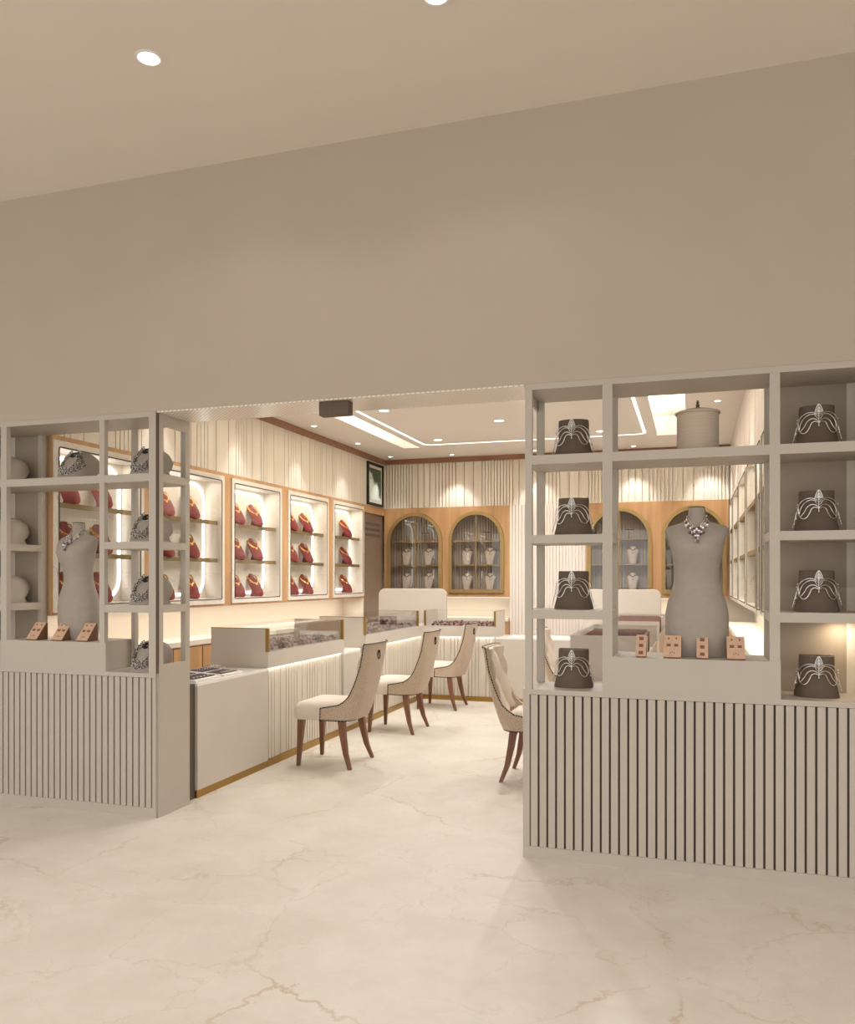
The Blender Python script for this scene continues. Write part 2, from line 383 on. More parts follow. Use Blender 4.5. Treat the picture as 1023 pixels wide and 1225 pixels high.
def cabinet(name, label, cols, win, ends, loc):
    t = thing(name, label, 'display cabinet', loc)
    x0, x1 = ends
    slat_base(t, x0, x1)
    f = MB(); top = MB().box(x0, x1, FY - .002, DY, 2.512, HS - .001); top.build('top_board', 'cab', t)
    for (a, c, wa, wc, solid) in cols:
        for x, q in ((a, a + wa), (c - wc, c)):
            f.box(x, q, FY, FY + .036, ZB, 2.512)
        ra = a + (.016 if a == x0 else 0)
        f.box(ra, ra + .031, DY - .034, DY, ZB, 2.512); f.box(c - .034, c, DY - .034, DY, ZB, 2.512)
        for z0, z1 in SH[:2]:
            s = MB().box(a + .001, c - .001, FY + .002, DY - .001, z0, z1); s.build('shelf', 'cab', t)
        if solid: MB().box(a, c, DY + .0005, DY + .02, 0, HS - .001).build('back_panel', 'cabback', t)
    f.build('frame', 'cab', t)
    MB().box(x0 + .001, x1 - .001, FY + .001, DY - .001, *SH[2]).build('long_shelf', 'cab', t)
    MB().box(win[0] - .05, win[1] + .05, FY - .003, FY + .02, ZB, ZX).box(win[0] + .002, win[1] - .002, FY + .02, DY, ZB, ZX).build('window_plinth', 'cab', t)
    return t
capR = cabinet('display_cabinet', 'large greige open-frame window display cabinet right of the entrance, with fluted base', [(-.864, -.404, .037, .050, 0), (.357, .86, .047, .04, 1)], (-.404, .357), (-.864, .86), (0, FY, 0))
capL = cabinet('display_cabinet', 'greige open-frame window display cabinet left of the entrance, its side panel facing the doorway', [(-3.623, -3.200, .038, .050, 0), (-4.80, -4.370, .04, .047, 1)], (-4.370, -3.623), (-4.80, -3.200), (-4, FY, 0))
# side frame of the left cabinet (faces the doorway)
b = MB().box(-3.2, -3.188, FY + .02, DY, 0, .957)
b.box(-3.2, -3.188, FY + .022, FY + .062, .957, HS - .01).box(-3.2, -3.188, DY - .045, DY, .957, HS - .01).box(-3.2, -3.188, FY + .062, DY - .045, 2.462, HS - .01)
for z0, z1 in SH: b.box(-3.2, -3.188, FY + .062, DY - .045, z0, z1)
b.build('side_frame', 'cab', capL)
MB().box(-3.2, -3.190, FY + .006, FY + .022, ZB, HS - .01).build('shadow_gap', 'cabdark', capL)
b = MB().box(-.864, -.852, FY + .037, DY - .001, 2.462, 2.511).box(-.876, -.864, FY + .004, DY, 0, ZB)
for z0, z1 in SH: b.box(-.8645, -.852, FY + .037, DY - .0015, z0 - .0005, z1 + .0005)
b.box(-.864, -.848, DY - .008, DY - .0005, ZB, 2.511)
b.build('side_frame', 'cab', capR)
# added puck lamp giving the warm glow under lowest shelf, right tower
t = thing('added_puck_light', 'added warm fill lamp under the lowest shelf at the right edge of the right cabinet', 'light', (.72, 4.66, 1.276))
MB().lathe([(.02, 0), (.024, .003), (.024, .008)], (.72, 4.66, 1.276), 16).build('housing', 'white', t)
area('added_puck_lamp', (.72, 4.66, 1.274), (0, 0, 0), .03, .03, .8, (1, .82, .6), parent=t)

# dark box under the lintel
tag(MB().box(-2.096, -1.909, 4.43, 4.50, 2.455, HS - .009).build('sensor_box', 'brown', None, (-2, 4.46, 2.455), bevel=.003), 'dark brown rectangular box fixed under the lintel above the entrance', 'box')

# ------------------------------------------------------------------ wall cases on the left wall
niches = [(4.78, 5.79), (5.95, 7.02), (7.16, 8.19), (8.35, 9.42), (9.56, 10.58)]
ord5 = ['nearest', 'second', 'third', 'fourth', 'farthest']
def wood_surround(xf, xb, ns, y0, y1, nm):
    b = MB(); lo, hi = sorted((xf, xb))
    b.box(lo, hi, y0, y1, 2.490, 2.525).box(lo, hi, y0, y1, 1.235, 1.255)
    p = y0
    for a, c in list(ns) + [(y1, y1)]:
        if a - p > .004: b.box(lo, hi, p, a, 1.255, 2.490)
        p = c
    return struct(b.build(nm, 'wood'))
wood_surround(XL, XLR, niches, DY + .025, 10.60, 'trim_9')
def niche(a, c, side, label, group, led=True):
    """white framed wall case; side +1 opens to +X"""
    xf = XL if side > 0 else XR; xb = xf - side * .165
    X = lambda p, q: sorted((p, q))
    t = thing('wall_case', label, 'display case', (xf, (a + c) / 2, 1.255), group)
    fo = xf + side * .014; fw = .055 if side > 0 else .032
    b = MB(); lo, hi = X(xf - side * .02, fo)
    b.box(lo, hi, a, a + fw, 1.256, 2.489).box(lo, hi, c - fw, c, 1.256, 2.489).box(lo, hi, a + fw, c - fw, 1.256, 1.256 + fw).box(lo, hi, a + fw, c - fw, 2.489 - fw, 2.489)
    b.build('frame', 'marble', t)
    ya, yc, za, zc = a + fw, c - fw, 1.256 + fw, 2.489 - fw
    lo, hi = X(xb, xf - side * .02); b = MB()
    b.box(lo, hi, ya - .02, ya, za, zc).box(lo, hi, yc, yc + .02, za, zc).box(lo, hi, ya - .02, yc + .02, za - .02, za).box(lo, hi, ya - .02, yc + .02, zc, zc + .02)
    l2, h2 = X(xb - side * .02, xb); b.box(l2, h2, ya - .02, yc + .02, za - .02, zc + .02)
    b.build('inner_box', 'marble', t)
    # dark gasket line
    g = MB(); lo, hi = X(fo, fo + side * .004); e = .012
    ring_strip(g, rrect(ya - e, yc + e, za - e, zc + e, .02, 3), rrect(ya - e + .007, yc + e - .007, za - e + .007, zc + e - .007, .015, 3), 0, lo, hi).build('gasket', 'black', t)
    for z in (1.675, 2.035):
        lo, hi = X(xb, xf - side * .045)
        if side < 0: z += .035 if z < 2 else .065
        s = MB().box(lo, hi, ya, yc, z - .006, z + .012).build('shelf', 'marble', t)
        lo, hi = X(xf - side * .045, xf - side * (.03 if side > 0 else -.008))
        MB().box(lo, hi, ya, yc, z - .020, z + .016).build('shelf_edge', 'bronze', s)
    if led:
        g = MB(); lo, hi = X(xb + side * .001, xb + side * .012); q = .03
        ring_strip(g, rrect(ya + q, yc - q, za + q, zc - q, .16, 8), rrect(ya + q + .022, yc - q - .022, za + q + .022, zc - q - .022, .14, 8), 0, lo, hi).build('light_strip', 'led', t)
    area('case_fill_lamp', (xf - side * .07, (ya + yc) / 2, zc - .01), (0, 0, 0), .06, yc - ya - .1, L_CASE, parent=t)  # added fill lamp, brightens the inside of the case
    MB().box(*X(xf - side * .012, xf - side * .008), ya, yc, za, zc).build('glass_door', 'caseglass', t)
    return t
for (a, c), o in zip(niches, ord5):
    niche(a, c, 1, 'white marble wall case with glowing line and red busts, %s along the left wall' % o, 'lit wall cases on the left wall')
# right wall cases
rn = [(4.95, 6.02), (6.16, 7.28), (7.42, 8.50), (8.64, 9.70), (9.84, 10.80)]
rn = [(5.0, 6.05), (6.17, 6.50), (6.60, 7.72), (7.92, 9.06), (9.22, 10.34), (10.50, 11.34)]
wood = wood_surround(XR, XRR, rn, DY + .03, YB, 'trim_10'); wood.data.materials[0] = M['marble']
for i, (a, c) in enumerate(rn):
    niche(a, c, -1, 'empty white wall case, %s from the entrance along the right wall' % ['first', 'second', 'third', 'fourth', 'fifth', 'last'][i], 'empty wall cases on the right wall', led=False)

# ------------------------------------------------------------------ busts with necklaces
def bust_mesh(h=.24, wmax=.078, lean=.70, thick=.05, prof=None):
    """chest shaped plate leaning back; faces -Y, base at origin"""
    prof = prof or [(0, .20), (.02, .50), (.07, .76), (.16, .92), (.35, 1.0), (.6, .97), (.74, .84), (.82, .66), (.88, .60), (.94, .64), (1.0, .72)]
    b = MB(); rings = []
    n = 20
    for s, wf in prof:
        wd = wmax * wf; th = thick * (1.1 - .45 * s); z = s * h
        yc = z * lean
        bul = .018 * math.sin(PI * min(1, s * 1.05)) if s < .9 else 0
        rings.append([(wd * math.cos(2 * PI * k / n), yc - bul + th * .5 * math.sin(2 * PI * k / n) - .012 * math.cos(PI * .5 * math.cos(2 * PI * k / n)), z) for k in range(n)])
    b.loft(rings)
    # support leg behind
    b.prism([(.010, .01), (.018, 0), (h * .55 * lean + .03, 0), (h * .55 * lean + .04, 0), (h * .5 * lean + .01, h * .5)], 0, -.005, .005)
    return b
def neck_mesh(h=.24, lean=.70, thick=.05):
    """gold collar: loop over the neck widening to a beaded front with a pendant"""
    b = MB(); pts = []
    for k in range(25):
        a = PI / 2 + 2 * PI * k / 24; sn = math.sin(a)
        sz = .90 + .06 * sn if sn > 0 else .90 + .34 * sn
        z = sz * h; x = (.054 + (.008 if sn < 0 else 0)) * math.cos(a)
        y = z * lean - (thick * .5 + .018) * (1 if sn < 0 else 1 - 1.9 * sn) * (.55 + .45 * abs(sn))
        pts.append((x, y, z))
    b.tube(pts, .0065, 5)
    for k in range(25):
        if math.sin(PI / 2 + 2 * PI * k / 24) < .1:
            p = pts[k]; b.ball((p[0] * 1.05, p[1] - .004, p[2] - .011), .009, 5, 3)
    z = .50 * h; b.ball((0, z * lean - thick * .5 - .020, z), .014, 6, 4, (1, .6, 1.4))
    return b
def bead_mesh(h=.24, lean=.30, thick=.05):
    """small dark beads in a V on the chest"""
    b = MB()
    for q, (w_, d_) in enumerate(((.034, .10), (.026, .17))):
        for k in range(-5, 6):
            f_ = abs(k) / 5; z = h * (.86 - d_ * (1 - f_)); b.ball((w_ * k / 5, z * lean - thick * .5 - .014 * (1 - f_ * .6), z), .0062, 5, 3)
    z = h * .60; b.ball((0, z * lean - thick * .5 - .018, z), .010, 6, 4, (1, .6, 1.3))
    return b
cream_prof = [(0, .55), (.02, .64), (.2, .70), (.5, .82), (.70, .96), (.78, 1.0), (.83, .86), (.87, .56), (.92, .46), (1.0, .44)]
bm_ = bust_mesh(); me_red = bm_.build('tmp', 'red', smooth=True); nk = neck_mesh().build('tmp', 'goldj', smooth=True)
mesh_red, mesh_gold = me_red.data, nk.data
mesh_cream = bust_mesh(wmax=.078, lean=.30, prof=cream_prof).build('tmp2', 'creambust', smooth=True); mesh_darkneck = bead_mesh().build('tmp3', 'navy', smooth=True)
tmp_objs = [me_red, nk, mesh_cream, mesh_darkneck]
mesh_cream, mesh_darkneck = mesh_cream.data, mesh_darkneck.data
for o in tmp_objs: bpy.data.objects.remove(o)
mesh_red.name = 'necklace_bust'; mesh_gold.name = 'gold_necklace'
er = MB()
for x in (-.012, .012): er.ball((x, 0, .010), .009, 6, 4).ball((x, -.004, .022), .005, 5, 3)
er.lathe([(.022, 0), (.022, .004)], (0, 0, 0), 12)
er_o = er.build('earring_pair', 'goldj', smooth=True); mesh_ear = er_o.data; bpy.data.objects.remove(er_o)
def put(me, name, loc, rot, label, cat, group, scale=1):
    o = bpy.data.objects.new(name, me); C.objects.link(o); o.location = loc; o.rotation_euler = (0, 0, rot)
    if scale != 1: o.scale = (scale,) * 3
    return tag(o, label, cat, group)
rows = [('bottom shelf', 1.3115), ('middle shelf', 1.6875), ('top shelf', 2.0475)]
for i, (a, c) in enumerate(niches):
    ya, yc = a + .055, c - .055
    spots = [ya + (yc - ya) * f for f in (.20, .60)]
    for j, y in enumerate(spots):
        if i == 4 and j == 0: continue
        for rn_, z in rows:
            where = '%s one on %s of %s left wall case' % (('left', 'right')[j], rn_, ord5[i])
            if i == 4: where = 'single one on %s of farthest left wall case' % rn_
            x = XL - .045
            x = XL - .028
            put(mesh_red, 'necklace_bust', (x, y, z), PI / 2 - .30, 'red velvet necklace bust, ' + where, 'necklace bust', 'red necklace busts')
            put(mesh_gold, 'gold_necklace', (x, y, z), PI / 2 - .30, 'gold necklace on the red bust, ' + where, 'necklace', 'gold necklaces')
            put(mesh_ear, 'earring_pair', (XL - .060, y + .085, z), PI / 2, 'gold earrings beside red bust, ' + where, 'earrings', 'gold earrings')

# ------------------------------------------------------------------ low cabinets along the walls
def ledge(x0, x1, y0, y1, front, label):
    t = thing('wall_cabinet', label, 'cabinet', ((x0 + x1) / 2, (y0 + y1) / 2, 0))
    MB().box(x0, x1, y0, y1, 0, .90).build('body', 'wood', t)
    tx = {'+x': (x0, x1 + .02, y0, y1), '-x': (x0 - .02, x1, y0, y1), '-y': (x0, x1, y0 - .02, y1)}[front]
    MB().box(*tx, .90, .945).build('worktop', 'cream', t)
    g = .008
    if front == '-y':
        n = max(1, round((x1 - x0) / .45)); st = (x1 - x0) / n
        for k in range(n): MB().box(x0 + k * st + g, x0 + (k + 1) * st - g, y0 - .014, y0, .08, .885).build('door', 'wood', t)
    else:
        n = max(1, round((y1 - y0) / .45)); st = (y1 - y0) / n; xx = (x1, x1 + .014) if front == '+x' else (x0 - .014, x0)
        for k in range(n): MB().box(*xx, y0 + k * st + g, y0 + (k + 1) * st - g, .08, .885).build('door', 'wood', t)
ledge(XLR, -4.28, DY + .03, 10.56, '+x', 'long low wooden cabinet with cream top running along the left wall under the lit cases')
ledge(.41, XRR, DY + .03, 11.28, '-x', 'long low wooden cabinet with cream top running along the right wall')
ledge(-4.25, -2.46, 11.32, YBR, '-y', 'low wooden cabinet with cream top against the back wall left of the white fluted panel')
ledge(-1.395, .37, 11.32, YBR, '-y', 'low wooden cabinet with cream top against the back wall right of the white fluted panel')
def understrip(name, label, loc, rot, sx, sy, length, bx):
    t = thing(name, label, 'light', loc)
    MB().box(*bx, 1.226, 1.234).build('diffuser', 'ledwarm', t)
    area('strip_lamp', loc, rot, sx, sy, L_LEDGE * length, parent=t)
understrip('strip_light', 'warm light strip under the wall cases on the left wall', (-4.45, 7.6, 1.222), (0, 0, 0), .1, 5.6, 5.6, (-4.60, -4.585, 4.8, 10.5))
understrip('strip_light', 'warm light strip under the wall cases on the right wall', (.58, 8, 1.222), (0, 0, 0), .1, 6.2, 6.2, (.70, .715, 4.9, 11.2))
understrip('strip_light', 'warm light strip under the left pair of arched cabinets', (-3.4, 11.5, 1.222), (0, 0, 0), 1.7, .1, 1.8, (-4.2, -2.5, 11.66, 11.675))
understrip('strip_light', 'warm light strip under the right pair of arched cabinets', (-.5, 11.5, 1.222), (0, 0, 0), 1.6, .1, 1.8, (-1.35, .35, 11.66, 11.675))

# ------------------------------------------------------------------ taupe door and picture, far left corner
t = MB().box(XLR, XL, 10.602, YB, 2.42, 2.524).build('trim_11', 'woodh'); struct(t)
d = struct(MB().box(XLR, XL - .03, 10.602, YB, 0, 2.42).build('door_1', 'taupe', None, None))
b = MB()
for z in (2.10, 2.18, 2.26): b.box(XL - .03, XL - .022, 10.74, 11.28, z, z + .035)
b.build('vent_slot', 'cabdark', d)
t = thing('framed_picture', 'black-framed waterfall picture hanging high on the left wall above the taupe door', 'picture', (XL + .02, 11.0, 2.53))
ring_strip(MB(), [(10.70, 2.535), (11.30, 2.535), (11.30, 3.135), (10.70, 3.135)], [(10.735, 2.57), (11.265, 2.57), (11.265, 3.10), (10.735, 3.10)], 0, XL, XL + .03).build('frame', 'black', t)
MB().box(XL, XL + .012, 10.735, 11.265, 2.57, 3.10).build('mount', 'white', t)
o = MB().box(XL + .0122, XL + .015, 10.775, 11.225, 2.61, 3.06).build('print', 'print', None, (XL, 11.0, 2.60)); o.parent = t; o.location = Vector((XL, 11.0, 2.60)) - t.location

# ------------------------------------------------------------------ arched glass cabinets in the back wall
def arch_pts(cx, hw, zb, zt, n=20):
    zs = zt - hw; p = [(cx - hw, zb), (cx + hw, zb)]
    p += [(cx + hw * math.cos(PI * k / n), zs + hw * math.sin(PI * k / n)) for k in range(n + 1)]
    return p
def arch_panel(mb, x0, x1, z0, z1, cx, hw, zb, zt, y0, y1, n=20):
    mb.box(x0, cx - hw, y0, y1, z0, z1).box(cx + hw, x1, y0, y1, z0, z1).box(cx - hw, cx + hw, y0, y1, z0, zb)
    zs = zt - hw
    for k in range(n):
        a, c = PI * k / n, PI * (k + 1) / n
        p, q = (cx + hw * math.cos(a), zs + hw * math.sin(a)), (cx + hw * math.cos(c), zs + hw * math.sin(c))
        mb.prism([(p[0], z1), p, q, (q[0], z1)], 1, y0, y1)
ARC = [(-3.86, .42), (-2.94, .405), (-.955, .425), (0.0, .405)]
edges = [(XL, -3.40), (-3.40, -2.455), (-1.40, -.49), (-.49, XR - .02)]
b = MB()
for (cx, hw), (x0, x1) in zip(ARC, edges): arch_panel(b, x0, x1, 1.235, 2.525, cx, hw - .01, 1.31, 2.44, YB, YB + .03)
struct(b.build('trim_12', 'wood'))
names4 = ['leftmost', 'second from the left', 'third from the left', 'rightmost']
zz = [('lower shelf', 1.345), ('middle shelf', 1.700)]
for i, (cx, hw) in enumerate(ARC):
    t = thing('arched_cabinet', 'brass-framed arched glass cabinet in the back wall, %s of four' % names4[i], 'display cabinet', (cx, YB, 1.3), 'arched cabinets in the back wall')
    o, q = arch_pts(cx, hw, 1.295, 2.455), arch_pts(cx, hw - .05, 1.345, 2.405)
    ring_strip(MB(), o, q, 1, YB - .035, YB + .035).build('frame', 'arch', t)
    MB().box(cx - hw, cx + hw, YB + .27, YB + .285, 1.30, 2.46).box(cx - hw, cx - hw + .012, YB + .035, YB + .27, 1.30, 2.46).box(cx + hw - .012, cx + hw, YB + .035, YB + .27, 1.30, 2.46).box(cx - hw, cx + hw, YB + .035, YB + .27, 1.30, 1.335).build('carcass', 'back', t)
    boards(MB(), 0, cx - hw + .013, cx + hw - .013, YB + .243, YB + .2695, 1.336, 2.45, [.040], .013, .022).build('slatted_back', 'back', t)
    for z in (1.690, 2.035): MB().box(cx - hw + .05 if z < 2 else cx - hw + .06, cx + hw - .05, YB + .04, YB + .24, z - .012, z + .006).build('shelf', 'arch', t)
    MB().box(cx - .006, cx + .006, YB - .02, YB - .002, 1.345, 2.405).build('door_stile', 'arch', t)
    for sd in (-1, 1):
        P_ = [p for p in arch_pts(cx, hw - .049, 1.344, 2.406)]
        P2 = [(p[0], p[1]) for p in P_ if (p[0] - cx) * sd >= -.0001]
        if sd > 0: poly = [(cx, 1.344)] + P2
        else: poly = [(cx, 1.344)] + sorted([p for p in P2], key=lambda p: -math.atan2(p[1] - 1.6, (p[0] - cx) * -1)) 
        if sd < 0: poly = [(2 * cx - p[0], p[1]) for p in ([(cx, 1.344)] + [p for p in P_ if (p[0] - cx) >= -.0001])]
        MB().prism(poly, 1, YB - .008, YB - .004).build('glass_door', 'mirrorglass', t)
    for rn_, z in zz:
        for sx, sn in ((-.17, 'left'), (.17, 'right')):
            where = '%s one on %s, %s arched cabinet' % (sn, rn_, names4[i])
            put(mesh_cream, 'necklace_bust', (cx + sx, YB + .10, z - (.009 if z < 1.5 else .003)), 0, 'cream necklace bust, ' + where, 'necklace bust', 'cream necklace busts')
            put(mesh_darkneck, 'beaded_necklace', (cx + sx, YB + .10, z - (.009 if z < 1.5 else .003)), 0, 'dark beaded necklace on bust, ' + where, 'necklace', 'dark beaded necklaces')
    # small black stand on the top shelf
    tt = thing('jewellery_stand', 'small black T-shaped stand on top shelf of arched cabinet, %s' % names4[i], 'stand', (cx + .12, YB + .12, 2.041))
    b = MB().lathe([(.022, 0), (.022, .005), (.004, .008), (.004, .12)], (cx + .12, YB + .12, 2.041), 12).tube([(cx + .06, YB + .12, 2.160), (cx + .18, YB + .12, 2.160)], .005)
    b.build('post', 'black', tt)
    b = MB()
    for k in range(5): b.ball((cx + .07 + .025 * k, YB + .115, 2.145), .006, 6, 4)
    b.build('jewel', 'silver', tt)

# ------------------------------------------------------------------ counters
CF, CBk = -3.22, -3.74            # left row front / staff side
RF, RB = -.83, -.30               # right row
def plain_counter(x0, x1, y0, y1, label):
    t = thing('counter', label, 'counter', ((x0 + x1) / 2, (y0 + y1) / 2, 0))
    MB().box(x0 + .006, x1 - .006, y0, y1, 0, .055).build('plinth', 'gold', t)
    MB().box(x0, x1, y0, y1, .055, .765).build('body', 'greige', t)
    MB().box(x0, x1, y0, y1, .765, .785).build('worktop', 'whitetop', t)
    return t
def show_counter(x0, x1, y0, y1, face, vit, label, vl, nslats=1, panel_ends=(1, 1)):
    """slab counter with fluted front and a glass case on top. face: '+x','-x','-y'"""
    t = thing('showcase_counter', label, 'counter', ((x0 + x1) / 2, (y0 + y1) / 2, 0))
    ins = .05
    bx = {'+x': (x0, x1 - ins, y0, y1), '-x': (x0 + ins, x1, y0, y1), '-y': (x0, x1, y0 + ins, y1)}[face]
    MB().box(bx[0], bx[1], bx[2], bx[3], .055, .785).build('body', 'greige', t)
    px = {'+x': (x0, x1 - .006, y0, y1), '-x': (x0 + .006, x1, y0, y1), '-y': (x0, x1, y0 + .006, y1)}[face]
    MB().box(*px, 0, .055).build('plinth', 'gold', t)
    fl = MB()
    if face == '+x': boards(fl, 1, y0 + .002, y1 - .002, x1 - .022, x1 - .05, .056, .784, [.05, .05, .05, .10, .10, .05], .009, .012)
    elif face == '-x': boards(fl, 1, y0 + .002, y1 - .002, x0 + .022, x0 + .05, .056, .784, [.05], .009, .012)
    else: boards(fl, 0, x0 + .002, x1 - .002, y0 + .022, y0 + .05, .056, .784, [.044, .044, .044, .09], .009, .012)
    fl.build('fluted_front', 'flutecounter', t)
    MB().box(x0, x1, y0, y1, .785, .913).build('slab', 'greige', t)
    # light under the slab
    if face == '+x': lb = (x1 - .020, x1 - .008, y0 + .02, y1 - .02); loc = (x1 - .012, (y0 + y1) / 2, .779); s = (.02, y1 - y0 - .05)
    elif face == '-x': lb = (x0 + .008, x0 + .020, y0 + .02, y1 - .02); loc = (x0 + .012, (y0 + y1) / 2, .779); s = (.02, y1 - y0 - .05)
    else: lb = (x0 + .02, x1 - .02, y0 + .008, y0 + .020); loc = ((x0 + x1) / 2, y0 + .012, .779); s = (x1 - x0 - .05, .02)
    MB().box(*lb, .780, .785).build('light_strip', 'ledwarm', t)
    area('strip_lamp', loc, (0, 0, 0), s[0], s[1], 0.38 * max(s), parent=t)
    # glass case
    a0, a1, c0, c1 = vit; z0, z1 = .913, 1.10
    v = thing('glass_case', 'brass-cornered glass case on the ' + vl, 'glass case', ((a0 + a1) / 2, (c0 + c1) / 2, z0))
    if face in ('+x', '-x'):
        if panel_ends[0]: MB().box(a0, a1, c0, c0 + .018, z0, z1).build('end_panel', 'greige', v)
        if panel_ends[1]: MB().box(a0, a1, c1 - .018, c1, z0, z1).build('end_panel', 'greige', v)
        xf = a1 if face == '+x' else a0; s = 1 if face == '+x' else -1
        lo, hi = sorted((xf, xf - s * .022))
        b = MB().box(lo - .001, hi + .001, c0 - .002, c0 + .022, z0, z1 + .002).box(lo - .001, hi + .001, c1 - .022, c1 + .002, z0, z1 + .002)
        b.box(a0, a1, c0 - .002, c0 + .004, z1 - .002, z1 + .004).box(a0, a1, c1 - .004, c1 + .002, z1 - .002, z1 + .004)
        if face == '+x': b.build('brass_post', 'gold', v)
        lo, hi = sorted((xf - s * .006, xf - s * .012)); MB().box(lo, hi, c0 + .022, c1 - .022, z0, z1).build('front_glass', 'glass', v)
        lo, hi = sorted((xf - s * (a1 - a0 - .006), xf - s * (a1 - a0 - .002))); MB().box(lo, hi, c0 + .02, c1 - .02, z0, z0 + .05).build('rear_rail', 'greige', v)
    else:
        MB().box(a0, a0 + .018, c0, c1, z0, z1).build('end_panel', 'greige', v); MB().box(a1 - .018, a1, c0, c1, z0, z1).build('end_panel', 'greige', v)
        b = MB().box(a0 - .001, a0 + .022, c0 - .001, c0 + .022, z0, z1 + .002).box(a1 - .022, a1 + .001, c0 - .001, c0 + .022, z0, z1 + .002)
        b.box(a0, a0 + .004, c0, c1, z1 - .002, z1 + .004).box(a1 - .004, a1, c0, c1, z1 - .002, z1 + .004).build('brass_post', 'gold', v)
        MB().box(a0 + .022, a1 - .022, c0 + .006, c0 + .012, z0, z1).build('front_glass', 'glass', v)
    MB().box(a0 + .002, a1 - .002, c0 + .004, c1 - .004, z1 - .001, z1 + .005).build('top_glass', 'caseglass', v)
    return t
plain_counter(CBk, CF, 4.89, 5.868, 'plain greige counter with white top and brass plinth beside the left display cabinet')
struct(MB().box(CBk, CF - .02, DY + .022, 4.888, 0, .78).build('gap_shade_filler', 'cabdark'))  # dark filler box, its colour paints the shade of the gap
show_counter(CBk, CF, 5.87, 7.368, '+x', (CBk, CF, 5.872, 7.366), 'fluted greige counter, nearest one of the left row, behind the first chair', 'nearest fluted counter of the left row')
plain_counter(CBk, CF, 7.37, 7.918, 'short plain greige counter between the two fluted counters of the left row')
show_counter(CBk, CF, 7.92, 9.798, '+x', (CBk, CF, 7.922, 9.66), 'fluted greige counter, farther one of the left row, behind the second chair', 'farther fluted counter of the left row')
show_counter(CBk, -2.285, 9.80, 10.33, '-y', (-3.20, -2.287, 9.802, 10.328), 'fluted greige counter across the back, facing the entrance behind the third chair', 'fluted counter across the back')
plain_counter(-2.283, RF - .002, 9.80, 10.33, 'wide plain greige counter with white top across the back of the shop')
plain_counter(RF, RB, DY + .05, 5.868, 'plain greige counter with white top behind the right display cabinet')
show_counter(RF, RB, 5.87, 7.368, '-x', (RF, RB, 5.872, 7.366), 'fluted greige counter, nearest one of the right row, seen through the right display cabinet', 'nearest fluted counter of the right row')
plain_counter(RF, RB, 7.37, 7.918, 'short plain greige counter between the two fluted counters of the right row')
show_counter(RF, RB, 7.92, 9.798, '-x', (RF, RB, 7.922, 9.66), 'fluted greige counter, farther one of the right row, seen through the right display cabinet', 'farther fluted counter of the right row')

# trays inside the glass cases
def tray(x0, x1, y0, y1, m, label, group, seed=0, tilt=0):
    r = random.Random(seed); z = .914
    t = thing('jewellery_tray', label, 'tray', ((x0 + x1) / 2, (y0 + y1) / 2, z), group)
    MB().box(x0, x1, y0, y1, z, z + .022).build('pad', m, t)
    b = MB(); ax = int((x1 - x0) / .055); ay = int((y1 - y0) / .055)
    for i in range(ax):
        for j in range(ay):
            b.ball((x0 + (i + .5) * (x1 - x0) / ax, y0 + (j + .5) * (y1 - y0) / ay, z + .022 + .008), .012 + .008 * r.random(), 6, 3, (1, 1, .7 + .9 * r.random()))
    b.build('jewel', 'tray' if m == 'tray' else 'maroon', t)
    b = MB()
    for i in range(5): b.box(x0 + .01, x1 - .01, y0 + (i + .5) * (y1 - y0) / 5 - .003, y0 + (i + .5) * (y1 - y0) / 5 + .003, z + .022, z + .026)
    b.build('rib', 'peach', t)
o5 = ['nearest', 'second', 'third', 'fourth', 'fifth']
for k in range(4):
    y = 5.91 + k * .36; tray(CBk + .06, CF - .06, y, y + .33, 'tray', 'dark jewellery tray in nearest left glass case, %s from its near end' % o5[k], 'jewellery trays in the left glass cases', k)
for k in range(4):
    y = 7.96 + k * .42; tray(CBk + .06, CF - .06, y, y + .38, 'tray', 'dark jewellery tray in the farther left glass case, %s from its near end' % o5[k], 'jewellery trays in the left glass cases', 10 + k)
for k in range(2):
    x = -3.12 + k * .42; tray(x, x + .38, 9.86, 10.28, 'tray', 'dark tray of jewellery in the glass case of the back counter, %s side' % ('left', 'right')[k], 'jewellery trays in the back glass case', 20 + k)
def raised_tray(y0, y1, label):
    t = thing('velvet_tray', label, 'tray', ((RF + RB) / 2, (y0 + y1) / 2, .914))
    MB().box(RF + .03, RB - .045, y0, y1, .914, 1.070).build('riser', 'maroon', t)
    b = MB()
    for i in range(9):
        y = y0 + (i + .5) * (y1 - y0) / 9; b.tube([(RF + .05, y, 1.076), (RB - .06, y, 1.076)], .010, 6)
    b.build('roll', 'maroon', t)
raised_tray(5.895, 7.02, 'maroon velvet tray filling the nearer glass case of the right row')
raised_tray(8.00, 9.55, 'maroon velvet tray filling the farther glass case of the right row')
# small display box on the far left counter
t = thing('display_box', 'small dark smoky box standing in the far left glass case near the corner', 'box', (-3.42, 9.1, .945))
MB().box(-3.50, -3.34, 9.05, 9.20, .946, 1.06).build('case', 'brown', t, bevel=.003)
MB().box(-3.485, -3.355, 9.048, 9.05, .96, 1.045).build('front', 'tray', t)

# rounded screens behind the back counters
def screen(x0, x1, label):
    p = []
    z0, z1, r = .0, 1.366, .09
    for cx, cz, a in ((x1 - r, z1 - r, 0), (x0 + r, z1 - r, 90)):
        for k in range(7): t_ = math.radians(a + 15 * k); p.append((cx + r * math.cos(t_), cz + r * math.sin(t_)))
    p += [(x0, z0), (x1, z0)]
    tag(MB().prism(p, 1, 10.45, 10.50).build('privacy_screen', 'greige', None, ((x0 + x1) / 2, 10.475, 0), bevel=.006), label, 'screen')
screen(-4.057, -3.102, 'greige panel with rounded top corners standing behind the left corner of the back counter')
screen(-1.33, -.377, 'greige panel with rounded top corners standing behind the right corner of the back counter')

